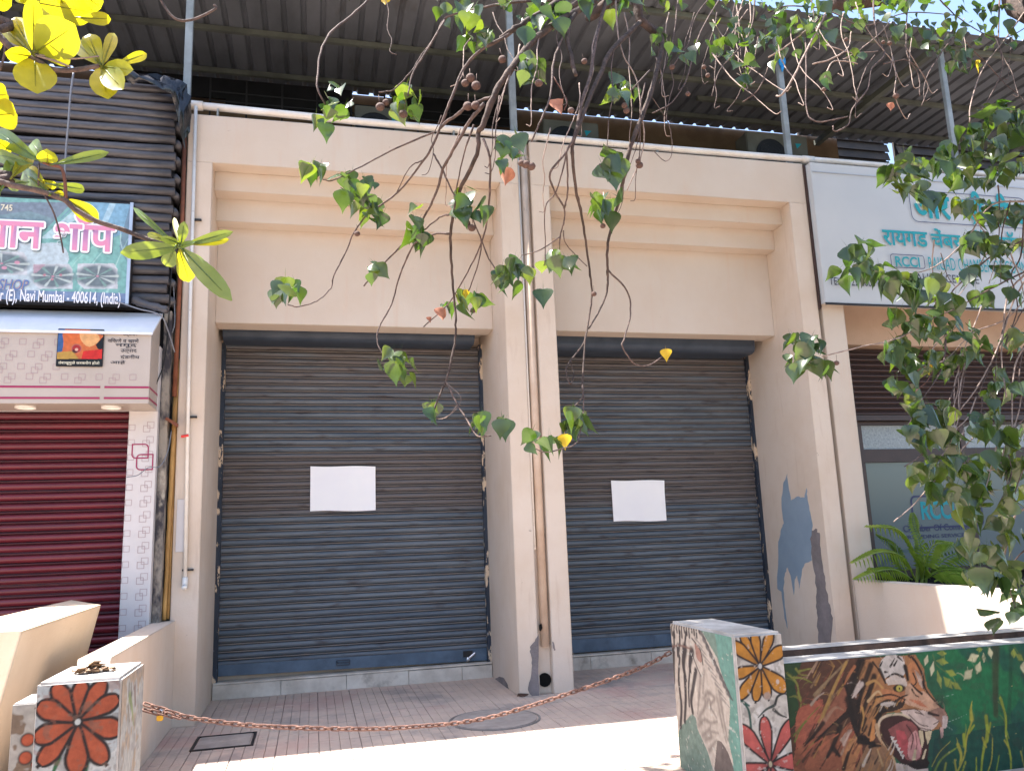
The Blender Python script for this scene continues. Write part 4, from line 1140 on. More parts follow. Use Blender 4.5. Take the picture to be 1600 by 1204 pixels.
cv = Canvas(ZYN + .010, ZYF - .012, .01, ZZT - .012, .0048, C(128, 152, 142))
Z3 = lambda x, y: (lambda p: (p.y, p.z))(PX(1040 + x / 4.93, 960 + y / 4.93, ZX0))
z3 = lambda *pts: [Z3(*p) for p in pts]
cv.wear(.5, C(104, 130, 120), 8, .52)
cv.poly(z3((380, 120), (520, 140), (590, 900), (600, 1300), (500, 1300), (500, 700), (420, 400)), C(112, 164, 154), .8)
cv.poly(z3((20, 60), (90, 40), (200, 60), (290, 140), (400, 330), (430, 440), (490, 600), (500, 720), (485, 960), (520, 1110), (530, 1300), (390, 1260), (330, 1060), (250, 880), (235, 790), (205, 760), (120, 860), (100, 900), (85, 880), (60, 600), (20, 300)), C(206, 196, 186))
BK = C(52, 48, 54); GY = C(120, 110, 106)
for k in range(13):
    x = 30 + k * 19; cv.stroke(z3((x + 4, 130 + (k % 3) * 20), (x, 95), (x + 12, 55)), .022, .012, C(64, 62, 64), .9)
for pts, w0, w1 in ((((60, 262), (64, 400), (72, 520)), .045, .012), (((100, 250), (98, 310)), .04, .02), (((150, 258), (140, 380), (160, 500)), .05, .018), (((205, 285), (190, 380), (195, 440)), .045, .015), (((112, 320), (104, 500), (125, 700), (118, 860)), .018, .022), (((150, 480), (158, 640), (150, 820)), .026, .02), (((235, 430), (215, 560), (200, 660), (212, 750)), .03, .02), (((190, 430), (180, 560), (185, 700)), .016, .012), (((65, 140), (70, 240)), .02, .014), (((110, 130), (112, 235)), .02, .014), (((160, 140), (150, 230)), .02, .012)):
    cv.stroke(z3(*pts), w0 * 1.35, w1 * 1.5, BK, .95)
cv.stroke(z3((40, 250), (110, 235), (200, 262)), .014, .012, C(130, 100, 92), .8)
cv.poly(z3((225, 215), (260, 240), (285, 340), (270, 365), (240, 320)), C(166, 124, 112), .9, sub=3)
cv.stroke(z3((205, 180), (270, 270), (290, 380)), .012, .014, BK, .8); cv.stroke(z3((215, 320), (240, 390), (275, 470)), .012, .012, BK, .7)
for k in range(9):
    x = 270 + k * 26; y = 130 + k * 58
    cv.stroke(z3((x, y), (x + 40, y + 60)), .035, .012, C(86, 84, 88), .85); cv.stroke(z3((x - 40, y + 50), (x + 20, y + 120)), .018, .006, C(150, 144, 140), .8)
for pts in (((300, 640), (330, 600), (380, 640), (350, 700), (395, 790)), ((310, 700), (340, 650), (350, 730)), ((255, 800), (300, 720), (310, 660)), ((260, 850), (300, 805), (350, 830), (400, 820)), ((290, 930), (340, 880), (350, 850)), ((310, 960), (355, 940), (350, 900), (410, 910)), ((340, 1040), (370, 1000), (400, 960)), ((400, 640), (430, 800), (470, 980)), ((420, 620), (450, 800), (480, 960)), ((270, 480), (260, 640), (250, 760)), ((300, 430), (290, 600))):
    cv.stroke(z3(*pts), .030, .014, GY, .62, soft=.8)
cv.poly(z3((400, 965), (440, 985), (500, 1100), (530, 1260), (385, 1260), (390, 1080)), C(112, 102, 100), 1, sub=3)
cv.wear(.8, C(206, 206, 200), 34, .72)
cv.build('mural', 'mural_paint', zp, lambda u, v: (ZX0 - .0025, u, v), .6)

# ---- roaring tiger wall
TIG = """
BKc = (34, 26, 23)
for pts, a_, b_ in ((((690, 200), (640, 330), (590, 480)), 70, 40), (((770, 230), (710, 400), (650, 600)), 60, 40), (((800, 330), (760, 470), (700, 650), (650, 820)), 56, 36), (((850, 270), (880, 330), (905, 390)), 40, 20), (((900, 640), (800, 740), (750, 870)), 46, 24), (((560, 540), (600, 700), (670, 900)), 70, 50), (((490, 800), (430, 950), (370, 1070)), 56, 30), (((330, 760), (240, 880), (160, 970)), 40, 14), (((430, 1000), (480, 1060)), 50, 30), (((830, 520), (960, 498), (1090, 545)), 20, 12), (((820, 605), (900, 555), (960, 545)), 18, 10), (((530, 380), (555, 480), (580, 560)), 40, 20), (((260, 940), (330, 860), (420, 770)), 30, 12), (((700, 900), (780, 960), (860, 970)), 44, 20), (((1000, 560), (1060, 520), (1110, 500)), 26, 10), (((720, 720), (690, 830)), 36, 18), (((610, 930), (560, 1050), (520, 1180)), 26, 40)):
    K(t(*pts), a_, b_, BKc, .93)
for pts, a_, b_, c_ in ((((545, 200), (430, 430), (335, 660)), 28, 16, (178, 136, 66)), (((735, 400), (810, 370), (880, 440)), 30, 18, (196, 146, 78)), (((745, 560), (830, 470), (870, 500)), 26, 14, (206, 170, 120)), (((690, 620), (705, 700), (690, 790)), 26, 12, (186, 136, 66)), (((800, 740), (785, 830), (770, 920)), 34, 18, (210, 136, 66)), (((690, 400), (640, 470), (600, 525)), 40, 14, (198, 180, 170)), (((620, 240), (560, 330), (530, 400)), 30, 14, (176, 104, 62)), (((250, 500), (340, 400), (450, 290)), 26, 12, (156, 128, 92)), (((220, 590), (280, 520), (340, 480)), 24, 10, (172, 150, 132)), (((520, 960), (560, 880), (590, 820)), 26, 10, (206, 172, 152)), (((560, 1000), (600, 940), (640, 900)), 34, 12, (206, 140, 84)), (((300, 1000), (380, 920), (470, 860)), 26, 10, (184, 100, 66)), (((120, 1080), (220, 980), (330, 900)), 30, 10, (176, 92, 62)), (((700, 1150), (740, 1060), (770, 1000)), 30, 10, (206, 186, 166)), (((880, 1150), (850, 1060), (830, 1000)), 26, 10, (190, 150, 100)), (((960, 340), (1010, 360), (1060, 350)), 20, 10, (214, 200, 188)), (((870, 590), (930, 575), (985, 585)), 26, 12, (196, 182, 170))):
    K(t(*pts), a_, b_, c_, .92)
"""
LY, LZ = 4.15, 0.70
lwall = thing('painted_wall', (3.9, 4.3, 0), 'low wall painted with a roaring tiger in green jungle', 'wall')
part('core', MB().box(ZX1 + .002, 7.5, LY, LY + .17, 0, LZ), 'stone_white', lwall, bevel=.008)
part('raised_kerb', MB().box(ZX1 + .002, 7.5, LY + .172, LY + .30, 0, LZ + .032), 'stone_brown', lwall, bevel=.006)
part('kerb_top', MB().box(ZX1 + .002, 7.5, LY + .176, LY + .299, LZ + .033, LZ + .037), 'stone_white', lwall)
cv = Canvas(ZX1 + .004, 4.75, .01, LZ - .006, .0046, C(36, 96, 66))
T = lambda x, y: (lambda p: (p.x, p.z))(P(1230 + x / 5.9, 1000 + y / 5.9, LY - .002))
t = lambda *pts: [T(*p) for p in pts]
tb = lambda *pts: [T(p[0] + 1003, p[1]) for p in pts]
def Q(s, pts, c, a=1.0, sub=0): cv.poly(pts, C(*c), a, sub)
def K(pts, w0, w1, c, a=1.0): cv.stroke(pts, w0 * .0061 / 10, w1 * .0061 / 10, C(*c), a)
cv.wear(.5, C(28, 120, 70), 5, .5); cv.wear(.6, C(24, 70, 68), 4, .56)
Q(0, tb((350, 900), (1400, 700), (1400, 1500), (300, 1500)), (20, 62, 58), .7)
Q(0, t((0, 190), (1190, 130), (1180, 300), (900, 700), (980, 1500), (-50, 1500)), (92, 58, 42))
Q(0, t((-60, 200), (130, 200), (70, 420), (110, 600), (60, 800), (-60, 800)), (40, 72, 40))
for pts in (((80, 260), (120, 310), (190, 322)), ((100, 285), (230, 255)), ((0, 300), (90, 400), (120, 560), (180, 590)), ((60, 340), (150, 350), (230, 390)), ((100, 480), (130, 560), (120, 620))): K(t(*pts), 22, 8, (138, 140, 50), .9)
Q(0, t((80, 700), (120, 620), (200, 590), (330, 540), (310, 700), (200, 880), (80, 1000)), (174, 90, 64), 1, 2)
Q(0, t((300, 720), (420, 560), (560, 380), (575, 620), (430, 770), (250, 900)), (152, 90, 64), 1, 2)
Q(0, t((70, 1010), (250, 900), (480, 850), (600, 740), (690, 940), (620, 1500), (60, 1500)), (162, 92, 60), 1, 2)
Q(0, t((560, 900), (680, 930), (640, 1100), (560, 1300), (500, 1100)), (196, 128, 74), .9, 2)
rg = random.Random(4)
for k in range(46):
    x = rg.uniform(120, 620); y = rg.uniform(240, 1180); L_ = rg.uniform(90, 220); s_ = rg.uniform(.5, .75)
    c = rg.choice([(176, 132, 62), (150, 118, 84), (120, 64, 44), (64, 42, 32), (186, 150, 120), (170, 80, 56), (58, 40, 30)])
    K(t((x, y), (x + L_ * s_ * .5, y - L_ * .55), (x + L_ * s_ * .9, y - L_)), rg.uniform(14, 30), 5, c, .8)
K(t((325, 700), (420, 470), (540, 210)), 34, 14, (172, 132, 66)); K(t((225, 590), (350, 400), (560, 180)), 30, 18, (146, 118, 86), .9); K(t((350, 730), (440, 620), (520, 640)), 40, 8, (170, 128, 100), .8)
K(t((60, 880), (150, 760), (300, 600)), 14, 8, (120, 120, 46)); K(t((90, 1140), (170, 1020), (260, 920)), 18, 8, (140, 120, 50)); K(t((70, 930), (130, 800), (200, 720)), 16, 8, (110, 124, 50))
Q(0, t((650, 170), (720, 170), (690, 260), (600, 380), (585, 500), (620, 540), (720, 540), (700, 640), (640, 760), (650, 870), (760, 880), (760, 930), (660, 940), (600, 800), (575, 700), (470, 775), (400, 780), (540, 650), (575, 560), (540, 440), (590, 320)), (46, 33, 27))
Q(0, t((580, 515), (640, 405), (705, 315), (690, 400), (632, 535), (612, 490)), (196, 178, 168))
Q(0, t((480, 920), (560, 820), (600, 830), (520, 960)), (190, 160, 140), .8)
Q(0, t((690, 190), (800, 160), (1180, 130), (1262, 260), (1285, 420), (1400, 600), (1475, 690), (1470, 800), (1330, 830), (1060, 660), (900, 670), (830, 740), (790, 930), (720, 870), (680, 840), (670, 640), (700, 400), (640, 330)), (166, 112, 66))
for k in range(30):
    x = rg.uniform(690, 900); y = rg.uniform(220, 800)
    K(t((x, y), (x - 25, y + 55), (x - 55, y + 100)), rg.uniform(16, 34), 6, rg.choice([(48, 34, 27), (48, 34, 27), (190, 130, 66), (206, 170, 130), (120, 84, 50)]), .9)
Q(0, t((845, 225), (915, 135), (1060, 150), (1085, 260), (1065, 335), (930, 340), (885, 340)), (206, 196, 188), 1, 2)
for pts in (((950, 240), (990, 165)), ((985, 230), (1015, 180)), ((1020, 150), (1065, 190)), ((855, 235), (878, 190)), ((900, 290), (930, 290)), ((790, 200), (860, 290))): K(t(*pts), 22, 8, (40, 30, 26))
Q(0, t((905, 360), (1000, 318), (1085, 345), (1105, 430), (1010, 400), (930, 410)), (206, 188, 174), 1, 2)
K(t((920, 340), (990, 306), (1065, 335)), 12, 26, (44, 34, 30))
Q(0, t((860, 430), (1000, 470), (1110, 470), (1090, 560), (900, 530)), (196, 124, 74), 1, 2)
Q(0, t((815, 640), (900, 550), (1060, 570), (1085, 500), (1115, 500), (1060, 620), (900, 665)), (60, 43, 32), 1, 2)
for k in range(10): K(t((830 + k * 22, 660 - k * 8), (880 + k * 20, 560 - k * 3)), 14, 5, rg.choice([(176, 130, 70), (48, 34, 26), (200, 180, 160)]), .8)
Q(0, t((885, 595), (955, 560), (995, 580), (925, 612)), (182, 168, 158), .9, 2)
u, v = T(1030, 440); cv.ell((u, v), .040, .021, C(38, 30, 28)); cv.ell((u + .002, v - .001), .021, .017, C(196, 180, 70)); cv.ell((u + .003, v - .001), .006, .007, C(30, 26, 22))
Q(0, t((1095, 420), (1180, 370), (1262, 470), (1372, 560), (1402, 625), (1300, 650), (1180, 610), (1085, 575)), (208, 160, 126), 1, 2)
for k in range(5): K(t((1130 + k * 22, 545 + k * 12), (1230 + k * 16, 560 + k * 14)), 14, 8, (196, 106, 66), .8)
Q(0, t((1110, 230), (1175, 190), (1250, 330), (1272, 445), (1205, 470), (1140, 390)), (196, 124, 72), 1, 2)
Q(0, t((1175, 270), (1230, 330), (1262, 450), (1215, 400)), (206, 178, 160), .9, 2)
for pts, a_, b_ in ((((1085, 240), (1100, 300), (1112, 360)), 44, 24), (((1140, 395), (1190, 450), (1240, 490)), 12, 24), (((1150, 450), (1180, 500), (1215, 520)), 20, 10), (((1160, 300), (1190, 380), (1160, 420)), 18, 10), (((1250, 380), (1256, 440)), 22, 16)): K(t(*pts), a_, b_, (44, 33, 28))
K(t((1120, 140), (1180, 190), (1250, 330), (1275, 450), (1380, 580), (1450, 640), (1482, 710)), 26, 9, (42, 32, 28))
Q(0, t((1045, 645), (1180, 635), (1330, 660), (1410, 700), (1375, 785), (1310, 832), (1200, 805), (1100, 720)), (212, 186, 172), 1, 2)
for pts in (((1090, 690), (1190, 790), (1330, 826)), ((1120, 680), (1220, 770), (1300, 790)), ((1180, 660), (1250, 680)), ((1050, 640), (1180, 632), (1260, 690)), ((1350, 770), (1400, 740), (1400, 700))): K(t(*pts), 9, 9, (70, 48, 42), .9)
Q(0, t((1300, 660), (1400, 615), (1460, 655), (1482, 720), (1465, 800), (1430, 800), (1405, 745), (1335, 695)), (158, 116, 98), 1, 2)
K(t((1305, 668), (1345, 680), (1395, 690)), 30, 18, (52, 34, 30)); Q(0, t((1432, 690), (1476, 700), (1470, 800), (1432, 800)), (200, 180, 172), 1, 2)
Q(0, t((1405, 800), (1443, 800), (1438, 880), (1417, 912)), (200, 160, 150)); K(t((1405, 800), (1408, 880)), 10, 6, (44, 32, 28))
Q(0, t((855, 770), (920, 700), (1050, 688), (1125, 705), (1240, 825), (1310, 835), (1305, 960), (1285, 1110), (1200, 1160), (1080, 1140), (950, 1010), (880, 880)), (66, 38, 35), 1, 2)
Q(0, t((930, 820), (1080, 735), (1190, 790), (1245, 960), (1215, 1100), (1100, 1095), (1000, 970)), (150, 80, 76), 1, 2)
Q(0, t((1000, 830), (1080, 840), (1115, 960), (1095, 1070), (1020, 950)), (192, 76, 80), 1, 2)
Q(0, t((1120, 900), (1180, 825), (1232, 920), (1224, 1070), (1150, 1105), (1108, 1040)), (212, 146, 140), 1, 2)
K(t((1100, 780), (1160, 880), (1140, 1000)), 14, 10, (90, 44, 44)); K(t((1180, 850), (1195, 960), (1170, 1060)), 8, 8, (110, 56, 54))
for k in range(6):
    x = 962 + k * 19; y = 890 + k * 33; Q(0, t((x - 12, y - 8), (x + 30, y - 2), (x + 8, y + 38)), (214, 204, 192))
for q in (((1205, 828), (1252, 832), (1262, 930), (1240, 1000)), ((1265, 835), (1335, 828), (1322, 900), (1290, 965)), ((1148, 1105), (1172, 1000), (1192, 1010), (1182, 1105)), ((1238, 1095), (1272, 995), (1284, 1005), (1258, 1100))): Q(0, t(*q), (214, 192, 150)); K(t(q[0], q[-1]), 7, 5, (44, 30, 28))
K(t((835, 870), (850, 745), (925, 690), (1050, 680), (1125, 712)), 26, 18, (212, 188, 156)); K(t((822, 780), (855, 900), (930, 1000), (990, 1120), (1010, 1220)), 36, 22, (196, 158, 116)); K(t((870, 900), (950, 1020), (1060, 1130)), 14, 18, (60, 40, 36))
Q(0, t((1000, 1125), (1200, 1165), (1300, 1180), (1310, 1400), (1010, 1400)), (200, 180, 166)); Q(0, t((1090, 1135), (1290, 1085), (1295, 1170), (1180, 1185)), (44, 33, 30), 1, 2)
Q(0, t((740, 960), (880, 950), (985, 1130), (1010, 1400), (580, 1400), (690, 1060)), (150, 108, 74), 1, 2)
for k in range(22):
    x = rg.uniform(620, 980); y = rg.uniform(1000, 1250); K(t((x, y), (x + 30, y - 60), (x + 40, y - 110)), 18, 5, rg.choice([(210, 190, 170), (52, 38, 30), (176, 120, 66)]), .85)
K(t((660, 930), (800, 950), (760, 980)), 50, 30, (42, 32, 27)); Q(0, t((770, 860), (800, 760), (810, 900), (780, 930)), (206, 134, 66), .9)
fc = T(1150, 620)
radial = lambda u, v: math.atan2(v - fc[1], u - fc[0])
cv.fur(t((0, 200), (700, 170), (700, 1000), (980, 1160), (980, 1500), (0, 1500)), 260, .07, .010, 1, radial, .7, a=.5)
cv.fur(t((690, 190), (1180, 140), (1250, 300), (1390, 600), (1300, 650), (1060, 640), (840, 720), (790, 900), (680, 840), (670, 640)), 260, .035, .006, 2, radial, .6, a=.5)
exec(TIG)
K(tb((920, 40), (915, 350), (920, 680)), 90, 60, (58, 60, 40), .75); K(tb((1060, 60), (1050, 500), (1020, 800)), 50, 40, (30, 74, 50), .7)
for a_, b_, w_, c_ in (((290, 135), (265, 235), 34, 1), ((345, 195), (322, 335), 36, 1), ((370, 185), (485, 205), 46, 0), ((380, 275), (418, 445), 38, 0), ((440, 335), (520, 445), 56, 0), ((505, 380), (605, 455), 40, 0), ((460, 280), (560, 320), 44, 0), ((765, 135), (658, 185), 56, 1), ((775, 195), (742, 315), 50, 1), ((705, 265), (622, 365), 56, 1), ((862, 65), (878, 165), 40, 1), ((806, 115), (812, 205), 30, 1), ((1085, 75), (1085, 165), 44, 0), ((1105, 125), (1175, 185), 44, 0), ((1175, 195), (1172, 300), 50, 1), ((380, 115), (470, 120), 36, 0), ((740, 85), (800, 80), 34, 0)):
    u0, v0 = T(a_[0] + 1003, a_[1]); u1, v1 = T(b_[0] + 1003, b_[1])
    um, vm = (u0 + u1) / 2, (v0 + v1) / 2
    c = C(204, 198, 160) if c_ else C(140, 152, 68)
    cv.stroke([(u0, v0), (um, vm)], .004, w_ * .00078, c); cv.stroke([(um, vm), (u1, v1)], w_ * .00078, .001, c)
for pts in (((340, 130), (370, 220), (470, 300)), ((760, 90), (770, 170)), ((1090, 60), (1140, 130))): K(tb(*pts), 8, 6, (96, 116, 56))
for pts, a_, b_ in ((((340, 1240), (420, 1090), (570, 980)), 22, 14), (((330, 1160), (400, 1030), (500, 930)), 10, 6), (((700, 560), (690, 640), (698, 725)), 6, 46), (((700, 740), (650, 900), (630, 1060), (560, 1220)), 20, 16), (((570, 960), (600, 1050), (590, 1140)), 34, 22), (((625, 870), (632, 970)), 36, 30), (((830, 700), (840, 850), (800, 1050), (780, 1260)), 38, 18), (((870, 760), (840, 930)), 20, 24), (((800, 900), (830, 980)), 24, 20), (((960, 530), (1010, 700), (1015, 880), (1055, 1060), (1060, 1260)), 26, 18), (((1040, 900), (1015, 820)), 10, 18), (((890, 900), (880, 1100), (830, 1250)), 12, 14), (((720, 780), (670, 850)), 20, 24), (((1000, 920), (1040, 990)), 20, 12), (((950, 1060), (920, 1220)), 14, 14), (((460, 1130), (440, 1230)), 20, 20), (((540, 1100), (560, 1230)), 16, 20), (((1150, 1020), (1180, 1160)), 16, 10), (((640, 1120), (600, 1240)), 22, 16), (((740, 1080), (740, 1230)), 14, 16)):
    K(tb(*pts), a_, b_, rg.choice([(150, 158, 52), (122, 144, 56), (164, 156, 62)]), .9)
for pts in (((480, 750), (560, 720), (650, 680)), ((470, 790), (530, 830)), ((440, 520), (550, 490))): K(tb(*pts), 5, 2, (160, 180, 170), .6)
for k in range(26):
    u, v = T(rg.uniform(300, 2200), rg.uniform(120, 1200)); cv.ell((u, v), rg.uniform(.002, .006), rg.uniform(.002, .006), C(190, 170, 110), .7)
cv.fur([(3.4, .01), (4.75, .01), (4.75, .7), (3.55, .7)], 260, .06, .012, 3, lambda u, v: math.pi / 2, .9, .75, 1.25, .5)
cv.wear(.25, C(60, 50, 44), 16, .6)
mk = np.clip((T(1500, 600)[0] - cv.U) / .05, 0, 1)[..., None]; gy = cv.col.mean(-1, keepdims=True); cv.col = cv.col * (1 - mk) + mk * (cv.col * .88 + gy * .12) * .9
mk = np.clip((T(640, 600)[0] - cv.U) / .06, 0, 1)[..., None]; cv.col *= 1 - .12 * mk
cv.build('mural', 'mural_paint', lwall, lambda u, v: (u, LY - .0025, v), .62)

# ---- chain between the piers
ch = thing('chain', (0.7, 4.7, 0.45), 'rusty iron chain slung between the two painted piers', 'chain')
cp = [(226, 1099, 4.62), (262, 1110, 4.63), (300, 1121, 4.64), (400, 1133, 4.67), (540, 1138, 4.71), (640, 1135, 4.74), (760, 1121, 4.78), (900, 1079, 4.82), (1000, 1043, 4.85), (1047, 1019, 4.87)]
path = spline([P(*q) for q in cp], 12)
dist = [0]
for i in range(1, len(path)): dist.append(dist[-1] + (path[i] - path[i - 1]).length)
def at_d(d):
    for i in range(1, len(path)):
        if dist[i] >= d:
            f = (d - dist[i - 1]) / (dist[i] - dist[i - 1]); return path[i - 1].lerp(path[i], f)
    return path[-1]
lk = MB(); r_ = .0046
loop = []
for k in range(12):
    g = 2 * math.pi * (k + .5) / 12; loop.append(Vector((math.copysign(.0145, math.cos(g)) + .0098 * math.cos(g), .0105 * math.sin(g), 0)))
loop.append(loop[0])
lk.tube(loop, r_, 6, cap=False)
lme = lk.mesh('link', 'rust_chain', smooth=True)
NL = int(dist[-1] / .037)
cw = wloc(ch)
for i in range(NL):
    d0 = dist[-1] * i / NL; a = at_d(d0); b = at_d(min(dist[-1], d0 + dist[-1] / NL))
    tdir = (b - a).normalized(); q = tdir.to_track_quat('X', 'Z')
    o = link('link', lme, ch, (a + b) / 2 - cw)
    from mathutils import Quaternion
    o.rotation_mode = 'QUATERNION'; o.rotation_quaternion = q @ Quaternion((1, 0, 0), R(45 + (90 if i % 2 else 0) + random.uniform(-12, 12)))
# doubled end of the chain and lock
for i in range(5):
    d0 = i * .037; a = at_d(d0); b = at_d(d0 + .037); tdir = (b - a).normalized(); q = tdir.to_track_quat('X', 'Z')
    o = link('link', lme, ch, (a + b) / 2 + Vector((0, -.012, -.026 + .004 * i)) - cw); o.rotation_mode = 'QUATERNION'; o.rotation_quaternion = q @ Quaternion((1, 0, 0), R(20 + 90 * (i % 2)))
c = P(250, 1117, 4.62)
pl = thing('padlock', c, 'small brass padlock hanging on the chain by the flower pier', 'padlock')
part('body', MB().box(c.x - .016, c.x + .016, c.y - .008, c.y + .008, c.z - .026, c.z + .004), 'brass', pl, bevel=.004)
part('shackle', MB().tube([c + Vector((-.010, 0, .003)), c + Vector((-.010, 0, .020)), c + Vector((0, 0, .029)), c + Vector((.010, 0, .020)), c + Vector((.010, 0, .003))], .0035, 6), 'steel', pl, smooth=True)

# ================================================================== PALM IN THE PLANTING BED
random.seed(21)
pm = thing('palm_plant', (6.2, 7.55, .72), 'small feathery palm in the planting bed below the office window', 'palm')
def frond(pts, Ln, name='frond', m='palm_leaf'):
    q = spline([Vector(p) for p in pts], 8); mb = MB(); mb.tube(q, [.008 * (1 - .8 * i / len(q)) + .002 for i in range(len(q))], 5)
    n = len(q)
    for i in range(int(n * .15), n - 1):
        for sub in (0,):
            base = q[i].lerp(q[i + 1], sub); td = (q[i + 1] - q[i]).normalized(); f = i / n
            side = td.cross(Vector((0, -0.6, 1))).normalized()
            ln = Ln * (math.sin(math.pi * min(1, .12 + f * .9)) ** .6)
            for sg in (-1, 1):
                d = (side * sg * .8 + td * .6 + Vector((0, 0, -.15))).normalized()
                a = base; b_ = base + d * ln * .5 + Vector((0, 0, .01)); e_ = base + d * ln + Vector((0, 0, -.35 * ln)); w = d.cross(Vector((0, 0, 1))).normalized() * .0075
                k = len(mb.v); mb.v += [tuple(a), tuple(b_ + w), tuple(e_), tuple(b_ - w)]; mb.f += [(k, k + 1, k + 2), (k, k + 2, k + 3)]
    return part(name, mb, m, pm, fix=False)
for pts, Ln in (([(1440, 905, 7.5), (1432, 870, 7.4), (1405, 828, 7.3), (1353, 822, 7.2)], .2), ([(1430, 905, 7.4), (1410, 870, 7.3), (1375, 862, 7.2), (1330, 880, 7.1)], .18), ([(1435, 905, 7.6), (1440, 860, 7.6), (1430, 825, 7.6), (1425, 800, 7.6)], .13), ([(1440, 905, 7.5), (1445, 880, 7.4), (1460, 850, 7.3), (1490, 848, 7.2)], .16), ([(1445, 905, 7.4), (1470, 890, 7.3), (1510, 893, 7.2), (1550, 915, 7.1)], .2), ([(1425, 905, 7.3), (1400, 890, 7.2), (1370, 892, 7.1), (1335, 905, 7.0)], .15), ([(1445, 905, 7.7), (1480, 870, 7.7), (1520, 862, 7.7), (1560, 880, 7.7)], .18), ([(1420, 905, 7.6), (1405, 870, 7.7), (1395, 850, 7.7), (1370, 835, 7.7)], .16), ([(1460, 908, 7.3), (1490, 895, 7.2), (1530, 905, 7.1)], .16), ([(1400, 908, 7.3), (1385, 895, 7.2), (1360, 888, 7.1)], .14)):
    frond([P(*p) for p in pts], Ln)
for px in (1440, 1446, 1432):
    part('stem', MB().tube([P(px, 915, 7.5), P(px + 3, 870, 7.5)], .016, 7), 'palm_leaf', pm)

# ================================================================== TREES
random.seed(33)
def leaf_mesh(name, m, outline, fold, curl, stalk, n=7):
    """blade hanging along -Z from the origin, folded along the midrib, with a stalk above"""
    mb = MB(); rows = []
    for i in range(n + 1):
        t = i / n; w = outline(t)
        y = -curl * t * t; z = -t
        k = len(mb.v)
        if w < 1e-3: mb.v += [(0, y, z)]; rows.append((k,))
        else: mb.v += [(-w, y + fold * w, z), (0, y, z), (w, y + fold * w, z)]; rows.append((k, k + 1, k + 2))
    for a, b in zip(rows[:-1], rows[1:]):
        if len(a) == 3 and len(b) == 3: mb.f += [(a[0], b[0], b[1], a[1]), (a[1], b[1], b[2], a[2])]
        elif len(a) == 3: mb.f += [(a[0], b[0], a[1]), (a[1], b[0], a[2])]
        elif len(b) == 3: mb.f += [(a[0], b[0], b[1]), (a[0], b[1], b[2])]
    if stalk:
        k = len(mb.v); y0 = 0
        mb.v += [(-.012, 0, -.03), (.012, 0, -.03), (0, .25 * stalk, stalk)]; mb.f.append((k, k + 1, k + 2))
    return mb, mb.mesh(name, m, smooth=True, fix=False)
def heart(t):
    pts = [(0, .16), (.06, .33), (.16, .44), (.28, .45), (.42, .38), (.57, .26), (.72, .13), (.84, .055), (.94, .02), (1, 0)]
    for (a, wa), (b, wb) in zip(pts[:-1], pts[1:]):
        if t <= b: return wa + (wb - wa) * (t - a) / (b - a)
    return 0
def obov(t):
    return .30 * max(0, math.sin(math.pi * min(1, t ** 1.35 * .97 + .03))) ** .62 * (.55 + .45 * t) * 1.15 if t < .995 else 0
heartsM = [leaf_mesh('leaf', 'portia_leaf', heart, f, c, .45, 9) for f, c in ((.25, .15), (.5, .3), (-.2, .1), (.1, -.2), (.75, .35))]

tree = thing('portia_tree', (5.2, 3.0, 0), 'leafy tree at right edge with drooping bare twigs, heart-shaped leaves and round fruits', 'tree')
TW = wloc(tree)
def depth(px, py):
    return 3.65 + .28 * math.sin(px * .013) + .22 * math.cos(py * .011 + 1) + (max(0, px - 1250) / 350) * .25
def D(px, py, d=0): return P(px, py, depth(px, py) + d)
# trunk and big limbs, mostly outside the frame
part('trunk', MB().tube(spline([(5.2, 3.0, -.05), (5.15, 3.02, 1.0), (5.25, 2.95, 2.2), (5.0, 3.1, 3.3), (4.6, 3.4, 4.2)], 5), [.26 - .007 * i for i in range(21)], 12), 'bark_dark', tree, smooth=True)
def limb(pts, r0, r1, m='bark', name='branch', sub=5, sides=7):
    q = spline(pts, sub); n = len(q)
    wob = [p + Vector((random.uniform(-1, 1), random.uniform(-1, 1), random.uniform(-1, 1))) * min(.004, r1 * .5) for p in q]
    rad = [(r1 + (r0 - r1) * (1 - i / (n - 1)) ** 1.7) * (1 + (.2 if random.random() < .12 else 0)) for i in range(n)]
    return part(name, MB().tube(wob, rad, sides), m, tree, smooth=True)
crown = Vector((1.9, 4.3, 5.0))
limb([(4.7, 3.35, 4.0), D(1640, -30), (3.6, 3.9, 5.2), (2.6, 4.3, 5.4), crown], .11, .05, 'bark_dark')
limb([(4.8, 3.3, 3.9), D(1590, 10, .1), D(1560, -30, .2), (3.4, 4.2, 4.9)], .085, .05, 'bark_dark')
limb([crown, (1.6, 4.1, 4.5), D(990, -25), D(1000, 30), D(1032, 55)], .035, .022, 'bark_dark')
limb([crown, (1.5, 4.2, 4.6), D(960, -30), D(925, 3)], .035, .022, 'bark_dark')
U = .0031   # metres per traced pixel at the twigs' distance, for widths
def tw(pts, w0, w1, m='bark', name='branch'):
    return limb([D(*p) for p in pts], w0 * U / 2, w1 * U / 2, m, name, 5, 6)
tw([(960, -30), (930, 0), (875, 32), (832, 65), (800, 106), (775, 143), (755, 195), (747, 208), (745, 240), (717, 300), (710, 332), (704, 365), (705, 405), (709, 460), (712, 500), (710, 537), (697, 595), (690, 610), (675, 648)], 14, 3, 'bark_dark')
tw([(697, 595), (715, 632), (732, 660), (745, 680), (767, 680)], 3, 2)
tw([(581, -6), (550, 24), (520, 48), (503, 75), (497, 110), (496, 138), (508, 163)], 4.5, 3)
tw([(875, 0), (800, 4), (735, 17), (697, 28), (682, 55), (660, 85), (640, 115), (615, 140), (592, 144)], 5, 2.5)
tw([(695, 32), (665, 82), (646, 112), (637, 150)], 4, 2.5)
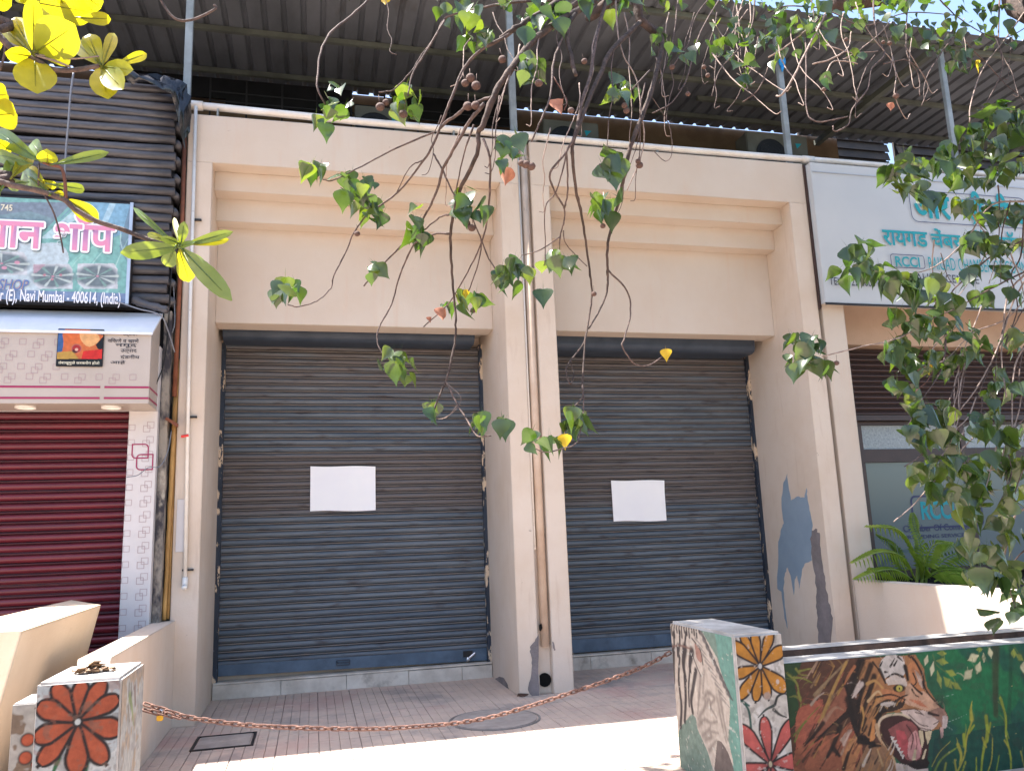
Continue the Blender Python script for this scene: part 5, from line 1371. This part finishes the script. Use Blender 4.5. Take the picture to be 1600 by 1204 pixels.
tw([(825, 32), (785, 60), (752, 78), (725, 107), (707, 150), (695, 180), (677, 225), (662, 250), (622, 300), (575, 335), (552, 365), (542, 390), (522, 430), (517, 450), (495, 470), (467, 479), (450, 476)], 6, 1.8)
tw([(677, 207), (612, 235), (555, 265), (520, 282), (505, 280)], 3.5, 2)
tw([(770, 150), (737, 163), (712, 180), (687, 200)], 5, 5)
tw([(757, 162), (732, 192), (707, 237), (692, 265), (682, 300), (667, 332), (652, 357), (632, 380), (592, 419), (568, 447)], 6, 3)
tw([(703, 335), (687, 340), (662, 360)], 3.5, 2.5)
tw([(702, 365), (677, 366), (647, 382), (625, 430), (612, 475), (592, 512), (590, 535), (600, 557)], 4, 2.2)
tw([(755, 217), (765, 245), (765, 300), (760, 350), (750, 385), (725, 435), (700, 475), (662, 511)], 4, 2)
tw([(677, 240), (690, 262), (707, 300), (732, 330), (750, 370), (752, 385), (745, 420), (732, 455)], 3, 2)
tw([(752, 375), (767, 410), (785, 430)], 2.5, 2)
tw([(662, 250), (640, 262), (620, 300)], 2.5, 1.6)
tw([(740, 195), (725, 240), (712, 300)], 3, 2)
tw([(987, -20), (1000, 30), (1015, 42), (1032, 55), (1033, 80), (1027, 108), (1017, 145), (1000, 190), (985, 230), (975, 275), (970, 300), (962, 330), (950, 380), (949, 420), (950, 440), (945, 467), (925, 505), (915, 525), (910, 600), (910, 620), (888, 645)], 14, 2.4, 'bark_dark')
tw([(1000, 35), (955, 80), (940, 112), (920, 155), (905, 195), (895, 225), (895, 250), (900, 300), (907, 327), (915, 375), (922, 430), (925, 460), (920, 500), (912, 535), (887, 570), (886, 588), (892, 600), (896, 584), (892, 566)], 9, 2, 'bark_dark')
tw([(950, -10), (935, 45), (927, 87), (922, 120), (910, 155), (900, 205), (885, 237), (860, 270), (867, 300), (882, 327), (880, 350), (875, 370), (874, 405), (877, 422)], 7, 2)
tw([(885, 237), (887, 295), (882, 327)], 3, 2.5)
tw([(885, 240), (878, 270), (867, 303), (852, 325), (852, 385), (851, 415)], 2.5, 1.6)
tw([(875, 370), (845, 390), (815, 399)], 2, 1.5)
tw([(880, 360), (885, 382), (917, 416)], 2, 1.6)
tw([(950, 422), (980, 455), (985, 490), (975, 530), (972, 540), (990, 567), (1012, 571), (1035, 557)], 3.5, 2.4)
tw([(925, -10), (910, 8), (890, 35), (887, 62), (895, 100), (900, 117)], 11, 6, 'bark_dark')
tw([(895, -15), (875, 0), (825, 32), (800, 48), (780, 60)], 12, 7, 'bark_dark')
tw([(882, 52), (865, 95), (860, 150), (845, 187), (830, 222)], 3.5, 2.5)
tw([(1015, 110), (980, 147)], 3, 2)
tw([(1130, -10), (1095, 50), (1077, 110), (1070, 130), (1050, 160), (1020, 177)], 4, 2)
tw([(962, -5), (965, 50), (975, 88), (995, 125), (1002, 175), (1007, 215), (1000, 250), (980, 297)], 3, 1.8, 'bark_pale')
tw([(1018, 150), (1045, 195), (1050, 237), (1040, 252), (1022, 237)], 1.8, 1.4)
tw([(865, 120), (885, 155), (882, 172)], 2, 1.5, 'twig_red')
tw([(910, 600), (912, 625), (910, 652), (902, 690), (880, 700), (852, 706), (835, 700)], 2.2, 1.6)
tw([(700, 600), (720, 620), (712, 640), (690, 655)], .9, .6, 'bark_pale'); tw([(715, 632), (700, 650), (685, 655)], .9, .6, 'bark_pale')
random.seed(77)
for (x, y, L_, dx, w) in ((600, -5, 85, 12, 1.6), (735, 60, 70, -30, 2), (770, 20, 90, 25, 2.4), (812, 70, 120, -25, 2.6), (845, 45, 150, -30, 2.6), (870, 40, 120, 10, 2), (905, 130, 130, -28, 2), (935, 40, 170, -20, 2.6), (960, 70, 190, -14, 2.4), (975, 20, 200, 10, 2.4), (1008, 130, 180, -22, 2.4), (1025, 90, 120, 14, 2), (1045, 20, 130, -10, 2.4), (1060, 90, 100, -18, 2), (1085, 20, 120, -12, 2), (1120, 20, 110, -16, 2), (1150, 0, 120, 8, 2), (780, 150, 120, -18, 2.2), (800, 110, 150, -26, 2.4), (860, 200, 130, -8, 1.8), (720, 200, 120, -24, 2), (1000, 200, 140, -30, 1.8), (690, 180, 90, -20, 1.6)):
    p = [(x, y)]
    for k in range(5): p.append((p[-1][0] + dx / 5 + random.uniform(-7, 7), p[-1][1] + L_ / 5))
    p.append((p[-1][0] + random.choice((-1, 1)) * random.uniform(4, 12), p[-1][1] + random.uniform(-6, 6)))
    tw(p, w, 1.2, random.choice(('bark', 'bark', 'bark_pale')))
# tangle at the upper right
for pts, a, b, m in (([(1310, -20), (1300, 2), (1275, 50), (1250, 100), (1225, 145), (1212, 150)], 4.5, 3, 'bark_pale'), ([(1365, -10), (1365, 20), (1370, 57), (1382, 85), (1362, 107), (1355, 140), (1332, 170), (1325, 195), (1305, 205), (1301, 197)], 3.5, 2, 'bark'), ([(1562, -10), (1560, 62), (1567, 105), (1550, 145), (1532, 175)], 4, 2.2, 'bark'), ([(1600, 20), (1570, 62), (1537, 105), (1517, 160), (1515, 192)], 3.5, 2.4, 'bark_pale'), ([(1415, -5), (1417, 20), (1417, 82), (1435, 117), (1437, 150)], 3, 2, 'bark'), ([(1258, 60), (1260, 105), (1260, 170), (1277, 190), (1325, 182)], 3, 2, 'bark'), ([(1200, 90), (1225, 75), (1250, 55), (1280, 30)], 3, 2, 'bark_pale'), ([(1270, 100), (1300, 92), (1325, 75), (1330, 50)], 2.6, 2, 'bark_pale'), ([(1288, 122), (1300, 98), (1320, 96), (1340, 100)], 2.6, 1.8, 'bark_pale'), ([(1180, -10), (1175, 40), (1160, 70), (1125, 110), (1112, 150)], 3.5, 2, 'bark'), ([(1060, -8), (1052, 60), (1040, 100), (1030, 130)], 3.5, 2, 'bark'), ([(1110, -5), (1085, 30), (1075, 70), (1062, 85)], 3, 2, 'bark'), ([(1160, 160), (1185, 140), (1200, 105)], 2.4, 1.8, 'bark'), ([(1395, 90), (1400, 120), (1398, 150), (1415, 185), (1422, 178)], 2, 1.4, 'bark_pale'), ([(1200, 20), (1230, 10), (1290, 15), (1350, 40), (1420, 20), (1500, 25)], 3, 2, 'bark'), ([(1460, -10), (1500, 30), (1560, 60), (1610, 40)], 3, 2.2, 'bark'), ([(1380, 100), (1420, 95), (1450, 130), (1440, 165)], 2.2, 1.6, 'bark'), ([(1290, 70), (1330, 82), (1372, 80)], 2.2, 1.6, 'bark_pale')):
    tw(pts, a, b, m)
random.seed(91)
for k in range(26):
    x = random.uniform(1110, 1590); y = random.uniform(-10, 90); p = [(x, y)]; a_ = random.uniform(-.6, .6)
    for j in range(random.randint(4, 7)):
        a_ += random.uniform(-.35, .35); p.append((p[-1][0] + 22 * math.sin(a_), p[-1][1] + 20 * math.cos(a_ * .7)))
    p.append((p[-1][0] + random.choice((-9, 9)), p[-1][1] - random.uniform(0, 8)))
    tw(p, random.uniform(1.8, 3), 1.3, random.choice(('bark', 'bark_pale', 'bark_pale')))
for k in range(22):
    x = random.uniform(1450, 1620); y = random.uniform(280, 700); p = [(x, y)]; a_ = random.uniform(-.7, .3)
    for j in range(random.randint(4, 7)):
        a_ += random.uniform(-.3, .3); p.append((p[-1][0] + 26 * math.sin(a_), p[-1][1] + 26 * math.cos(a_)))
    tw(p, random.uniform(2, 4), 1.6, random.choice(('bark', 'bark_pale', 'bark_pale')))
# pale arching branches at the right
for pts, a, b, m in (([(1640, 310), (1600, 315), (1550, 320), (1512, 370), (1475, 407), (1437, 425), (1395, 427)], 5, 2, 'bark_pale'), ([(1640, 355), (1600, 375), (1550, 400), (1500, 442), (1477, 470)], 5, 3, 'bark'), ([(1640, 405), (1590, 430), (1540, 455), (1500, 478), (1450, 500)], 5, 2.4, 'bark'), ([(1620, 415), (1600, 430), (1575, 462), (1567, 525), (1565, 562), (1572, 620)], 5, 3, 'bark_pale'), ([(1600, 440), (1580, 480), (1560, 540), (1530, 600), (1500, 640)], 4, 2.4, 'bark_pale'), ([(1450, 505), (1420, 520), (1392, 532), (1335, 544), (1285, 557)], 3.6, 2.4, 'bark_pale'), ([(1610, 530), (1590, 560), (1582, 600), (1581, 680)], 4, 3, 'bark_pale'), ([(1525, 620), (1510, 655), (1473, 685)], 3, 2, 'bark_pale'), ([(1535, 620), (1530, 650), (1495, 672)], 3, 2, 'bark'), ([(1630, 780), (1600, 795), (1585, 807), (1562, 895), (1545, 920)], 4.5, 3, 'bark_pale'), ([(1640, 640), (1600, 655), (1575, 690), (1580, 740), (1560, 790)], 4, 2.2, 'bark'), ([(1620, 560), (1600, 600), (1590, 650), (1570, 700), (1560, 730), (1530, 735)], 3.4, 2, 'bark_pale'), ([(1600, 330), (1595, 400), (1580, 430), (1590, 480), (1570, 540)], 4, 2.6, 'bark'), ([(1470, 395), (1480, 430), (1492, 447)], 2, 1.4, 'bark'), ([(1420, 590), (1445, 570), (1458, 560), (1452, 590), (1430, 612)], 1.8, 1.4, 'twig_red'), ([(1640, 850), (1600, 860), (1575, 900), (1590, 960)], 3.4, 2, 'bark'), ([(1600, 470), (1570, 500), (1520, 520), (1480, 560), (1440, 575)], 3, 2, 'bark_pale')):
    tw(pts, a, b, m)

# leaves: clusters at twig ends (photo position, spread, count)
CL = [(520, 165, 30, 7), (505, 190, 22, 3), (490, 270, 14, 4), (545, 300, 28, 8), (575, 320, 30, 9), (590, 340, 20, 4), (637, 165, 26, 8), (650, 375, 20, 5), (655, 350, 14, 3), (735, 325, 26, 9), (580, 432, 12, 3), (445, 462, 20, 6), (612, 575, 26, 5), (640, 580, 24, 5), (675, 645, 8, 3), (765, 672, 24, 5), (790, 668, 10, 2), (730, 478, 16, 5), (705, 490, 10, 2), (795, 440, 22, 10), (815, 425, 16, 6), (865, 415, 18, 5), (885, 420, 14, 3), (848, 465, 6, 1),
      (702, 22, 28, 9), (725, 35, 20, 6), (745, 70, 18, 5), (762, 58, 16, 4), (828, 105, 16, 6), (822, 128, 10, 2), (972, 145, 20, 7), (962, 155, 10, 2), (945, 330, 24, 8), (800, 232, 18, 6), (785, 262, 6, 2), (958, 265, 18, 6), (945, 275, 10, 2), (890, 662, 20, 6), (908, 660, 12, 3), (840, 698, 20, 4), (860, 695, 8, 2), (1030, 80, 20, 8), (1058, 92, 18, 7), (1035, 62, 12, 3), (1075, 85, 14, 5), (830, 30, 30, 9), (850, 20, 30, 7), (870, 25, 25, 6), (780, 5, 20, 5), (935, 10, 30, 8), (990, 12, 25, 7), (1015, 5, 22, 5), (1045, 12, 25, 6),
      (1140, 60, 22, 9), (1165, 75, 24, 10), (1190, 55, 24, 10), (1205, 30, 26, 9), (1160, 100, 18, 6), (1165, 128, 14, 4), (1230, 60, 22, 7), (1262, 40, 24, 10), (1290, 30, 24, 8), (1240, 15, 30, 8), (1250, 85, 16, 4), (1320, 15, 24, 7), (1350, 30, 20, 6), (1370, 10, 26, 8), (1400, 20, 24, 8), (1430, 12, 24, 8), (1460, 60, 24, 9), (1480, 85, 24, 9), (1500, 95, 18, 7), (1455, 85, 16, 5), (1530, 80, 14, 5), (1520, 30, 24, 8), (1550, 15, 24, 8), (1480, 20, 24, 6), (1580, 70, 20, 5), (1340, 95, 10, 4), (1290, 130, 8, 3), (1130, 20, 26, 6), (1090, 10, 26, 6),
      (1400, 275, 20, 7), (1440, 270, 22, 8), (1480, 245, 24, 9), (1520, 240, 26, 10), (1560, 225, 28, 12), (1590, 200, 24, 10), (1500, 285, 20, 6), (1545, 290, 24, 9), (1590, 270, 24, 8), (1420, 262, 14, 4), (1345, 415, 14, 5), (1330, 402, 8, 3), (1350, 395, 10, 4), (1325, 440, 16, 4), (1375, 440, 20, 7), (1400, 450, 20, 7), (1430, 455, 20, 7), (1465, 450, 12, 4), (1480, 480, 20, 6), (1405, 305, 14, 4), (1440, 310, 18, 5), (1500, 330, 24, 8), (1540, 340, 24, 8), (1580, 340, 22, 8), (1520, 385, 22, 8), (1560, 390, 20, 6), (1590, 400, 20, 6), (1510, 440, 18, 5), (1560, 430, 18, 5), (1540, 470, 18, 5), (1590, 470, 18, 5),
      (1410, 510, 18, 7), (1440, 520, 22, 9), (1465, 500, 16, 5), (1400, 550, 16, 6), (1420, 580, 18, 8), (1450, 570, 18, 6), (1495, 560, 16, 5), (1500, 520, 18, 6), (1480, 590, 16, 5), (1530, 560, 18, 5), (1580, 540, 20, 6), (1560, 600, 20, 5), (1400, 605, 8, 3), (1420, 620, 12, 4), (1435, 655, 18, 8), (1470, 650, 18, 8), (1425, 685, 12, 4), (1450, 690, 16, 6), (1480, 690, 14, 5), (1530, 670, 20, 8), (1560, 670, 20, 7), (1590, 690, 20, 7), (1505, 720, 18, 6), (1450, 735, 14, 5), (1430, 750, 10, 4), (1480, 740, 18, 8), (1520, 740, 20, 8), (1555, 720, 18, 7), (1590, 740, 20, 7), (1465, 770, 12, 4), (1500, 780, 16, 6), (1535, 770, 16, 6), (1580, 780, 18, 6), (1520, 810, 16, 7), (1560, 820, 18, 7), (1510, 855, 14, 6), (1545, 870, 18, 7), (1580, 850, 18, 6), (1530, 905, 14, 5), (1570, 900, 18, 7), (1590, 930, 18, 6), (1563, 920, 10, 3), (1595, 965, 16, 5), (1560, 975, 10, 2), (1545, 630, 16, 5), (1590, 620, 18, 5),
      (1120, 75, 20, 6), (1135, 95, 16, 5), (1180, 20, 26, 8), (1210, 75, 20, 6), (1225, 100, 14, 4), (1275, 60, 20, 6), (1300, 55, 18, 5), (1330, 45, 18, 5), (1390, 45, 20, 6), (1415, 60, 18, 6), (1440, 45, 22, 7), (1470, 45, 20, 6), (1500, 60, 20, 6), (1545, 45, 20, 6), (1575, 30, 18, 5), (1515, 110, 14, 4), (1490, 112, 14, 5), (1545, 185, 20, 6), (1575, 185, 20, 6), (1520, 205, 16, 4),
      (1240, 540, 14, 5), (1265, 545, 12, 4), (1235, 575, 12, 5), (1270, 575, 16, 6), (1290, 580, 10, 3), (1255, 560, 14, 4)]
def leaf_xf(p, s, m):
    rot = (Matrix.Rotation(random.gauss(0.2, .75) + (math.pi if random.random() < .5 else 0), 3, 'Z') @ Matrix.Rotation(random.gauss(0.35, .45), 3, 'X') @ Matrix.Rotation(random.gauss(0, .35), 3, 'Y'))
    return rot
recs = []
for (cx, cy, rr, n) in CL:
    for k in range(int(n * 1.55) if cx > 1380 and cy > 180 else int(n * (.85 if cx > 1000 and cy < 140 else (1.1 if cy < 60 else 1.6)) + .5)):
        g = random.uniform(0, 6.283); q = rr * math.sqrt(random.random())
        px, py = cx + q * math.cos(g), cy - 14 + q * math.sin(g) * .85
        p = D(px, py, random.gauss(0, .10))
        s = random.uniform(.085, .145) if random.random() < .8 else random.uniform(.05, .085)
        if cx > 1380 and cy > 180: s *= random.uniform(.9, 1.15)
        elif cx > 1000 and cy < 140: s *= .68
        else: s *= .84
        recs.append((p, s, leaf_xf(p, s, None), random.randrange(len(heartsM)), (0 <= px <= 1600 and -10 <= py <= 1204)))
recs.sort(key=lambda r: -(r[1] / (r[0] - Vector(EYE)).length) * (1 if r[4] else 0))
big, rest = recs[:296], recs[296:]
for (p, s, rot, v, _) in big:
    o = link('leaf', heartsM[v][1], tree, p - TW)
    o.rotation_mode = 'QUATERNION'; o.rotation_quaternion = rot.to_quaternion(); o.scale = (s, s, s)
# the rest, and the crown above the picture that shades the painted walls
rest = list(rest)
for k in range(2300):
    t_ = random.random()
    if t_ < .3: c = Vector((random.gauss(.0, .33), random.gauss(5.3, .3), random.uniform(5.6, 6.5)))
    elif t_ < .6: c = Vector((random.gauss(1.2, .7), random.gauss(5.1, .45), random.uniform(5.7, 6.7)))
    else: c = Vector((random.gauss(3.3, .9), random.gauss(5.2, .5), random.uniform(5.9, 7.0)))
    s = random.uniform(.12, .18)
    # keep clear of the frame
    cc = CM.T @ (np.array(c) - EYE); py = 602 + FPX * cc[1] / cc[2]
    if py > -25: continue
    if c.x < -.8: continue
    rest.append((c, s, leaf_xf(c, s, None), random.randrange(len(heartsM)), False))
for k in range(1700):
    c = Vector((random.gauss(6.6, 1.0), random.gauss(3.2, 1.2), random.uniform(3.8, 7.4)))
    cc = CM.T @ (np.array(c) - EYE); px = 800 + FPX * cc[0] / cc[2]; py = 602 + FPX * cc[1] / cc[2]
    if cc[2] < .5 or (px < 1680 and py > -60): continue
    s = random.uniform(.15, .22); rest.append((c, s, leaf_xf(c, s, None), random.randrange(len(heartsM)), False))
fo = MB()
for (p, s, rot, v, _) in rest:
    mb = heartsM[v][0]; k = len(fo.v)
    fo.v += [tuple(p + rot @ (Vector(q) * s)) for q in mb.v]; fo.f += [tuple(k + i for i in f) for f in mb.f]
o = part('foliage', fo, 'portia_leaf', tree, smooth=True, fix=False); o['kind'] = 'stuff'
# yellow and dead leaves
ym = leaf_mesh('leaf', 'yellow_leaf', heart, .4, .2, .3, 9)[1]
for px, py, s in ((1040, 545, .075), (882, 678, .07), (727, 452, .05), (1450, 568, .07), (1532, 95, .09), (1500, 700, .06), (1560, 640, .05), (1600, 4, .06), (602, -5, .06)):
    o = link('leaf', ym, tree, D(px, py) - TW); o.scale = (s, s, s); o.rotation_euler = (random.uniform(-.2, .5), 0, random.uniform(-.6, .6))
dm = leaf_mesh('leaf', 'dead_leaf', heart, 1.1, .25, .2, 9)[1]
for px, py, s in ((880, 155, .10), (695, 480, .085), (674, 495, .04), (798, 262, .09), (1395, 160, .05)):
    o = link('leaf', dm, tree, D(px, py) - TW); o.scale = (s, s, s); o.rotation_euler = (random.uniform(-.2, .4), .3, random.uniform(-.6, .6))
# fruits on thin stalks
fm = MB().ellipsoid((0, 0, 0), (1, 1, .88), 12, 8).tube([(0, 0, .8), (.1, 0, 1.8), (.25, 0, 3.0)], .07, 5)
fme = fm.mesh('fruit', 'fruit', smooth=True)
for px, py, s in ((735, 122, 8), (727, 130, 7), (744, 134, 8), (731, 166, 8), (743, 165, 7.5), (594, 167, 8), (603, 160, 6), (630, 178, 8), (785, 93, 7), (842, 130, 6.5), (913, 96, 5.5), (892, 173, 5.5), (976, 165, 6), (979, 173, 6), (815, 255, 6), (822, 257, 7), (830, 260, 7), (997, 252, 5), (999, 258, 7), (963, 278, 5.5), (942, 353, 5), (558, 365, 5.5), (729, 349, 7), (737, 356, 7), (739, 485, 5.5), (928, 459, 5), (1100, 105, 5), (1106, 118, 5), (1075, 147, 5), (1050, 105, 6), (1307, 567, 5), (1390, 68, 5), (1400, 150, 6), (1380, 66, 4), (1322, 62, 4), (1287, 140, 4)):
    o = link('fruit', fme, tree, D(px, py, -.02) - TW); k = s * U * .92; o.scale = (k, k, k); o.rotation_euler = (random.uniform(-.3, .3), random.uniform(-.3, .3), random.uniform(0, 6))

# ---- broad-leaved almond tree reaching in from the left
alm = thing('almond_tree', (-3.2, 1.7, 0), 'almond tree branch with large backlit yellow-green leaves at left edge', 'tree')
AW = wloc(alm); AY = 2.6
def A(px, py, d=0): return P(px, py, AY + d)
def al(pts, w0, w1, m='bark'):
    q = spline([A(*p) for p in pts], 6); n = len(q); u = .00215
    return part('branch', MB().tube(q, [(w0 + (w1 - w0) * i / (n - 1)) * u / 2 * random.uniform(.95, 1.08) for i in range(n)], 8), m, alm, smooth=True)
part('trunk', MB().tube(spline([(-3.2, 1.7, -.05), (-3.15, 1.72, 1.2), (-3.2, 1.8, 2.4), (-3.0, 1.9, 3.6)], 6), [.16 - .004 * i for i in range(19)], 12), 'bark_dark', alm, smooth=True)
part('branch', MB().tube(spline([(-3.15, 1.75, 2.2), (-2.4, 2.1, 2.9), A(-60, 20), A(-5, 52)], 6), [.05, .046, .042, .04, .036, .034, .03, .028, .026, .024, .022, .02, .018, .017, .016, .014, .013, .012, .012], 8), 'bark', alm, smooth=True)
part('branch', MB().tube(spline([(-3.15, 1.75, 2.0), (-2.4, 2.2, 2.4), A(-60, 270), A(-5, 283)], 6), [.04 - .0016 * i for i in range(19)], 8), 'bark', alm, smooth=True)
al([(-5, 52), (10, 68), (25, 82), (50, 92), (65, 100), (80, 108), (110, 110), (140, 106), (158, 102)], 11, 6)
al([(15, 68), (40, 80), (60, 88), (85, 95), (110, 105)], 4, 3, 'bark_pale')
al([(-5, 283), (30, 292), (60, 298), (100, 312), (115, 325), (150, 345), (190, 358), (240, 377), (275, 385)], 9, 6)
al([(103, 310), (101, 280), (95, 262), (80, 258), (62, 252)], 5, 4, 'twig_red')
al([(61, 255), (60, 290)], 2.5, 2.5, 'bark'); al([(5, 60), (8, 80), (0, 110)], 4, 3)
al([(70, 305), (85, 335), (95, 372), (99, 395)], 2.6, 2, 'bark')
al([(60, 86), (110, 92), (155, 88)], 3, 2, 'bark_pale')
def big_leaf(b, t, w, kind, tip_d, bend, facing):
    """leaf from base to tip (traced), width w px, facing 1 = blade turned to the viewer"""
    pb = A(*b); pt = A(t[0], t[1], tip_d); u = (pt - pb); Ln = u.length; u.normalize()
    view = (Vector(EYE) - pb).normalized(); nrm = (view - u * view.dot(u)).normalized(); side = u.cross(nrm)
    wm = w * .00215
    n = 9; rows = []; mb = MB()
    for i in range(n + 1):
        s_ = i / n; ww = wm * .5 * (max(0, math.sin(math.pi * min(1, .04 + .94 * s_ ** 1.45)))) ** .6 if 0 < i < n else (wm * .05 if i == 0 else wm * .04)
        c = pb + u * Ln * s_ + nrm * bend * Ln * math.sin(math.pi * s_) * .5
        tw_ = (1 - facing) * 1.2
        sd = side * math.cos(tw_) + nrm * math.sin(tw_); nn = nrm * math.cos(tw_) - side * math.sin(tw_)
        wav = .02 * wm * math.sin(i * 2.3)
        k = len(mb.v)
        for q, f in ((-1, .16), (-.5, .06), (0, 0), (.5, .06), (1, .16)): mb.v.append(tuple(c + sd * ww * q + nn * (f * ww + wav * q)))
        rows.append(k)
    for a_, b_ in zip(rows[:-1], rows[1:]):
        for j in range(4): mb.f.append((a_ + j, a_ + j + 1, b_ + j + 1, b_ + j))
    # midrib and stalk, a little proud
    rib = [pb - u * .02] + [pb + u * Ln * s_ / 6 + nrm * (bend * Ln * math.sin(math.pi * s_ / 6) * .5 + .0015) for s_ in range(1, 6)]
    mb.tube(rib, [.0028, .0026, .0022, .0018, .0013, .0008], 4)
    part('leaf', mb, 'almond_leaf' if kind else 'almond_green', alm, smooth=True, fix=False)
for L_ in (
    ((55, 78), (95, 15), 66, 1, .12, .1, 1), ((58, 80), (118, 40), 62, 1, -.1, .12, 1), ((52, 80), (52, -5), 26, 1, -.08, .05, .95), ((50, 80), (22, 28), 30, 1, .1, .1, 1), ((50, 84), (0, 42), 30, 1, .1, .1, .8), ((48, 88), (8, 82), 24, 1, -.1, .1, .7), ((54, 92), (56, 146), 56, 1, -.05, .1, 1), ((60, 82), (110, 88), 34, 1, .1, .05, .8),
    ((158, 102), (138, 54), 28, 1, .1, .1, 1), ((161, 100), (178, 52), 18, 1, .1, .1, 1), ((163, 104), (208, 110), 26, 1, -.1, .1, .8), ((185, 100), (229, 84), 16, 1, .1, .1, .9), ((158, 106), (168, 155), 40, 1, -.05, .1, 1), ((162, 106), (192, 140), 34, 1, -.1, .1, 1), ((155, 100), (120, 68), 24, 1, .15, .1, .8),
    ((60, 5), (145, 20), 46, 1, .1, .1, 1), ((130, -8), (158, 12), 26, 1, .1, .1, 1), ((125, 28), (173, 30), 20, 1, .1, .05, 1), ((60, -5), (20, -4), 18, 1, .1, 0, 1), ((-20, -10), (18, 8), 30, 1, .1, 0, 1), ((95, 0), (110, 28), 20, 1, .2, 0, 1), ((30, -20), (45, 6), 20, 1, .1, 0, 1),
    ((-20, 150), (12, 148), 34, 1, .1, .1, 1), ((-25, 180), (26, 178), 44, 1, .1, .1, 1), ((-20, 60), (3, 72), 26, 1, .1, .1, 1),
    ((74, 254), (74, 233), 26, 1, -.15, .1, 1), ((68, 248), (50, 222), 22, 0, .1, .1, .7), ((88, 256), (170, 238), 17, 0, .05, .05, .6), ((60, 250), (-5, 205), 26, 0, .1, .1, .7), ((45, 255), (-10, 240), 22, 0, .1, .1, .7), ((-10, 215), (17, 238), 18, 1, .1, .1, 1), ((20, 275), (48, 240), 20, 1, .1, .1, .9), ((5, 290), (28, 245), 22, 0, .1, .1, .9), ((75, 300), (35, 270), 26, 0, .1, .1, .8), ((72, 292), (45, 262), 18, 1, .1, .1, .8), ((40, 285), (8, 288), 24, 0, .1, .1, .6), ((80, 288), (132, 296), 15, 0, .1, .35, .9), ((64, 282), (88, 292), 12, 1, .1, .1, 1), ((80, 305), (100, 302), 10, 1, .1, 0, 1), ((0, 300), (6, 262), 18, 0, .1, .1, .9),
    ((103, 312), (154, 344), 26, 1, .05, .12, .9), ((275, 383), (208, 324), 10, 0, .1, .15, .8), ((272, 380), (230, 366), 13, 1, .1, .1, .8), ((280, 380), (250, 370), 12, 0, -.1, .1, .7), ((280, 380), (272, 340), 8, 1, .1, .1, .9), ((283, 380), (288, 346), 15, 0, -.05, .1, 1), ((290, 382), (364, 362), 15, 0, .05, .15, .8), ((300, 382), (358, 374), 13, 1, .05, .05, .8), ((278, 386), (188, 395), 26, 0, -.05, .1, .9), ((272, 390), (260, 416), 22, 0, .05, .1, 1), ((280, 390), (296, 440), 26, 1, .08, .15, .9), ((286, 390), (322, 418), 16, 0, .1, .1, .7), ((284, 388), (362, 470), 28, 0, -.1, .12, .85), ((282, 384), (305, 378), 9, 0, -.2, .1, .7)):
    big_leaf(*L_)
tw_ = tree
limb_pts = [P(248, -6, 3.2), P(272, 28, 3.2), P(300, 31, 3.2), P(335, 15, 3.2), P(335, 8, 3.2)]
part('branch', MB().tube(spline([P(225, -60, 3.1)] + limb_pts, 6), .0055, 6), 'bark', alm, smooth=True)
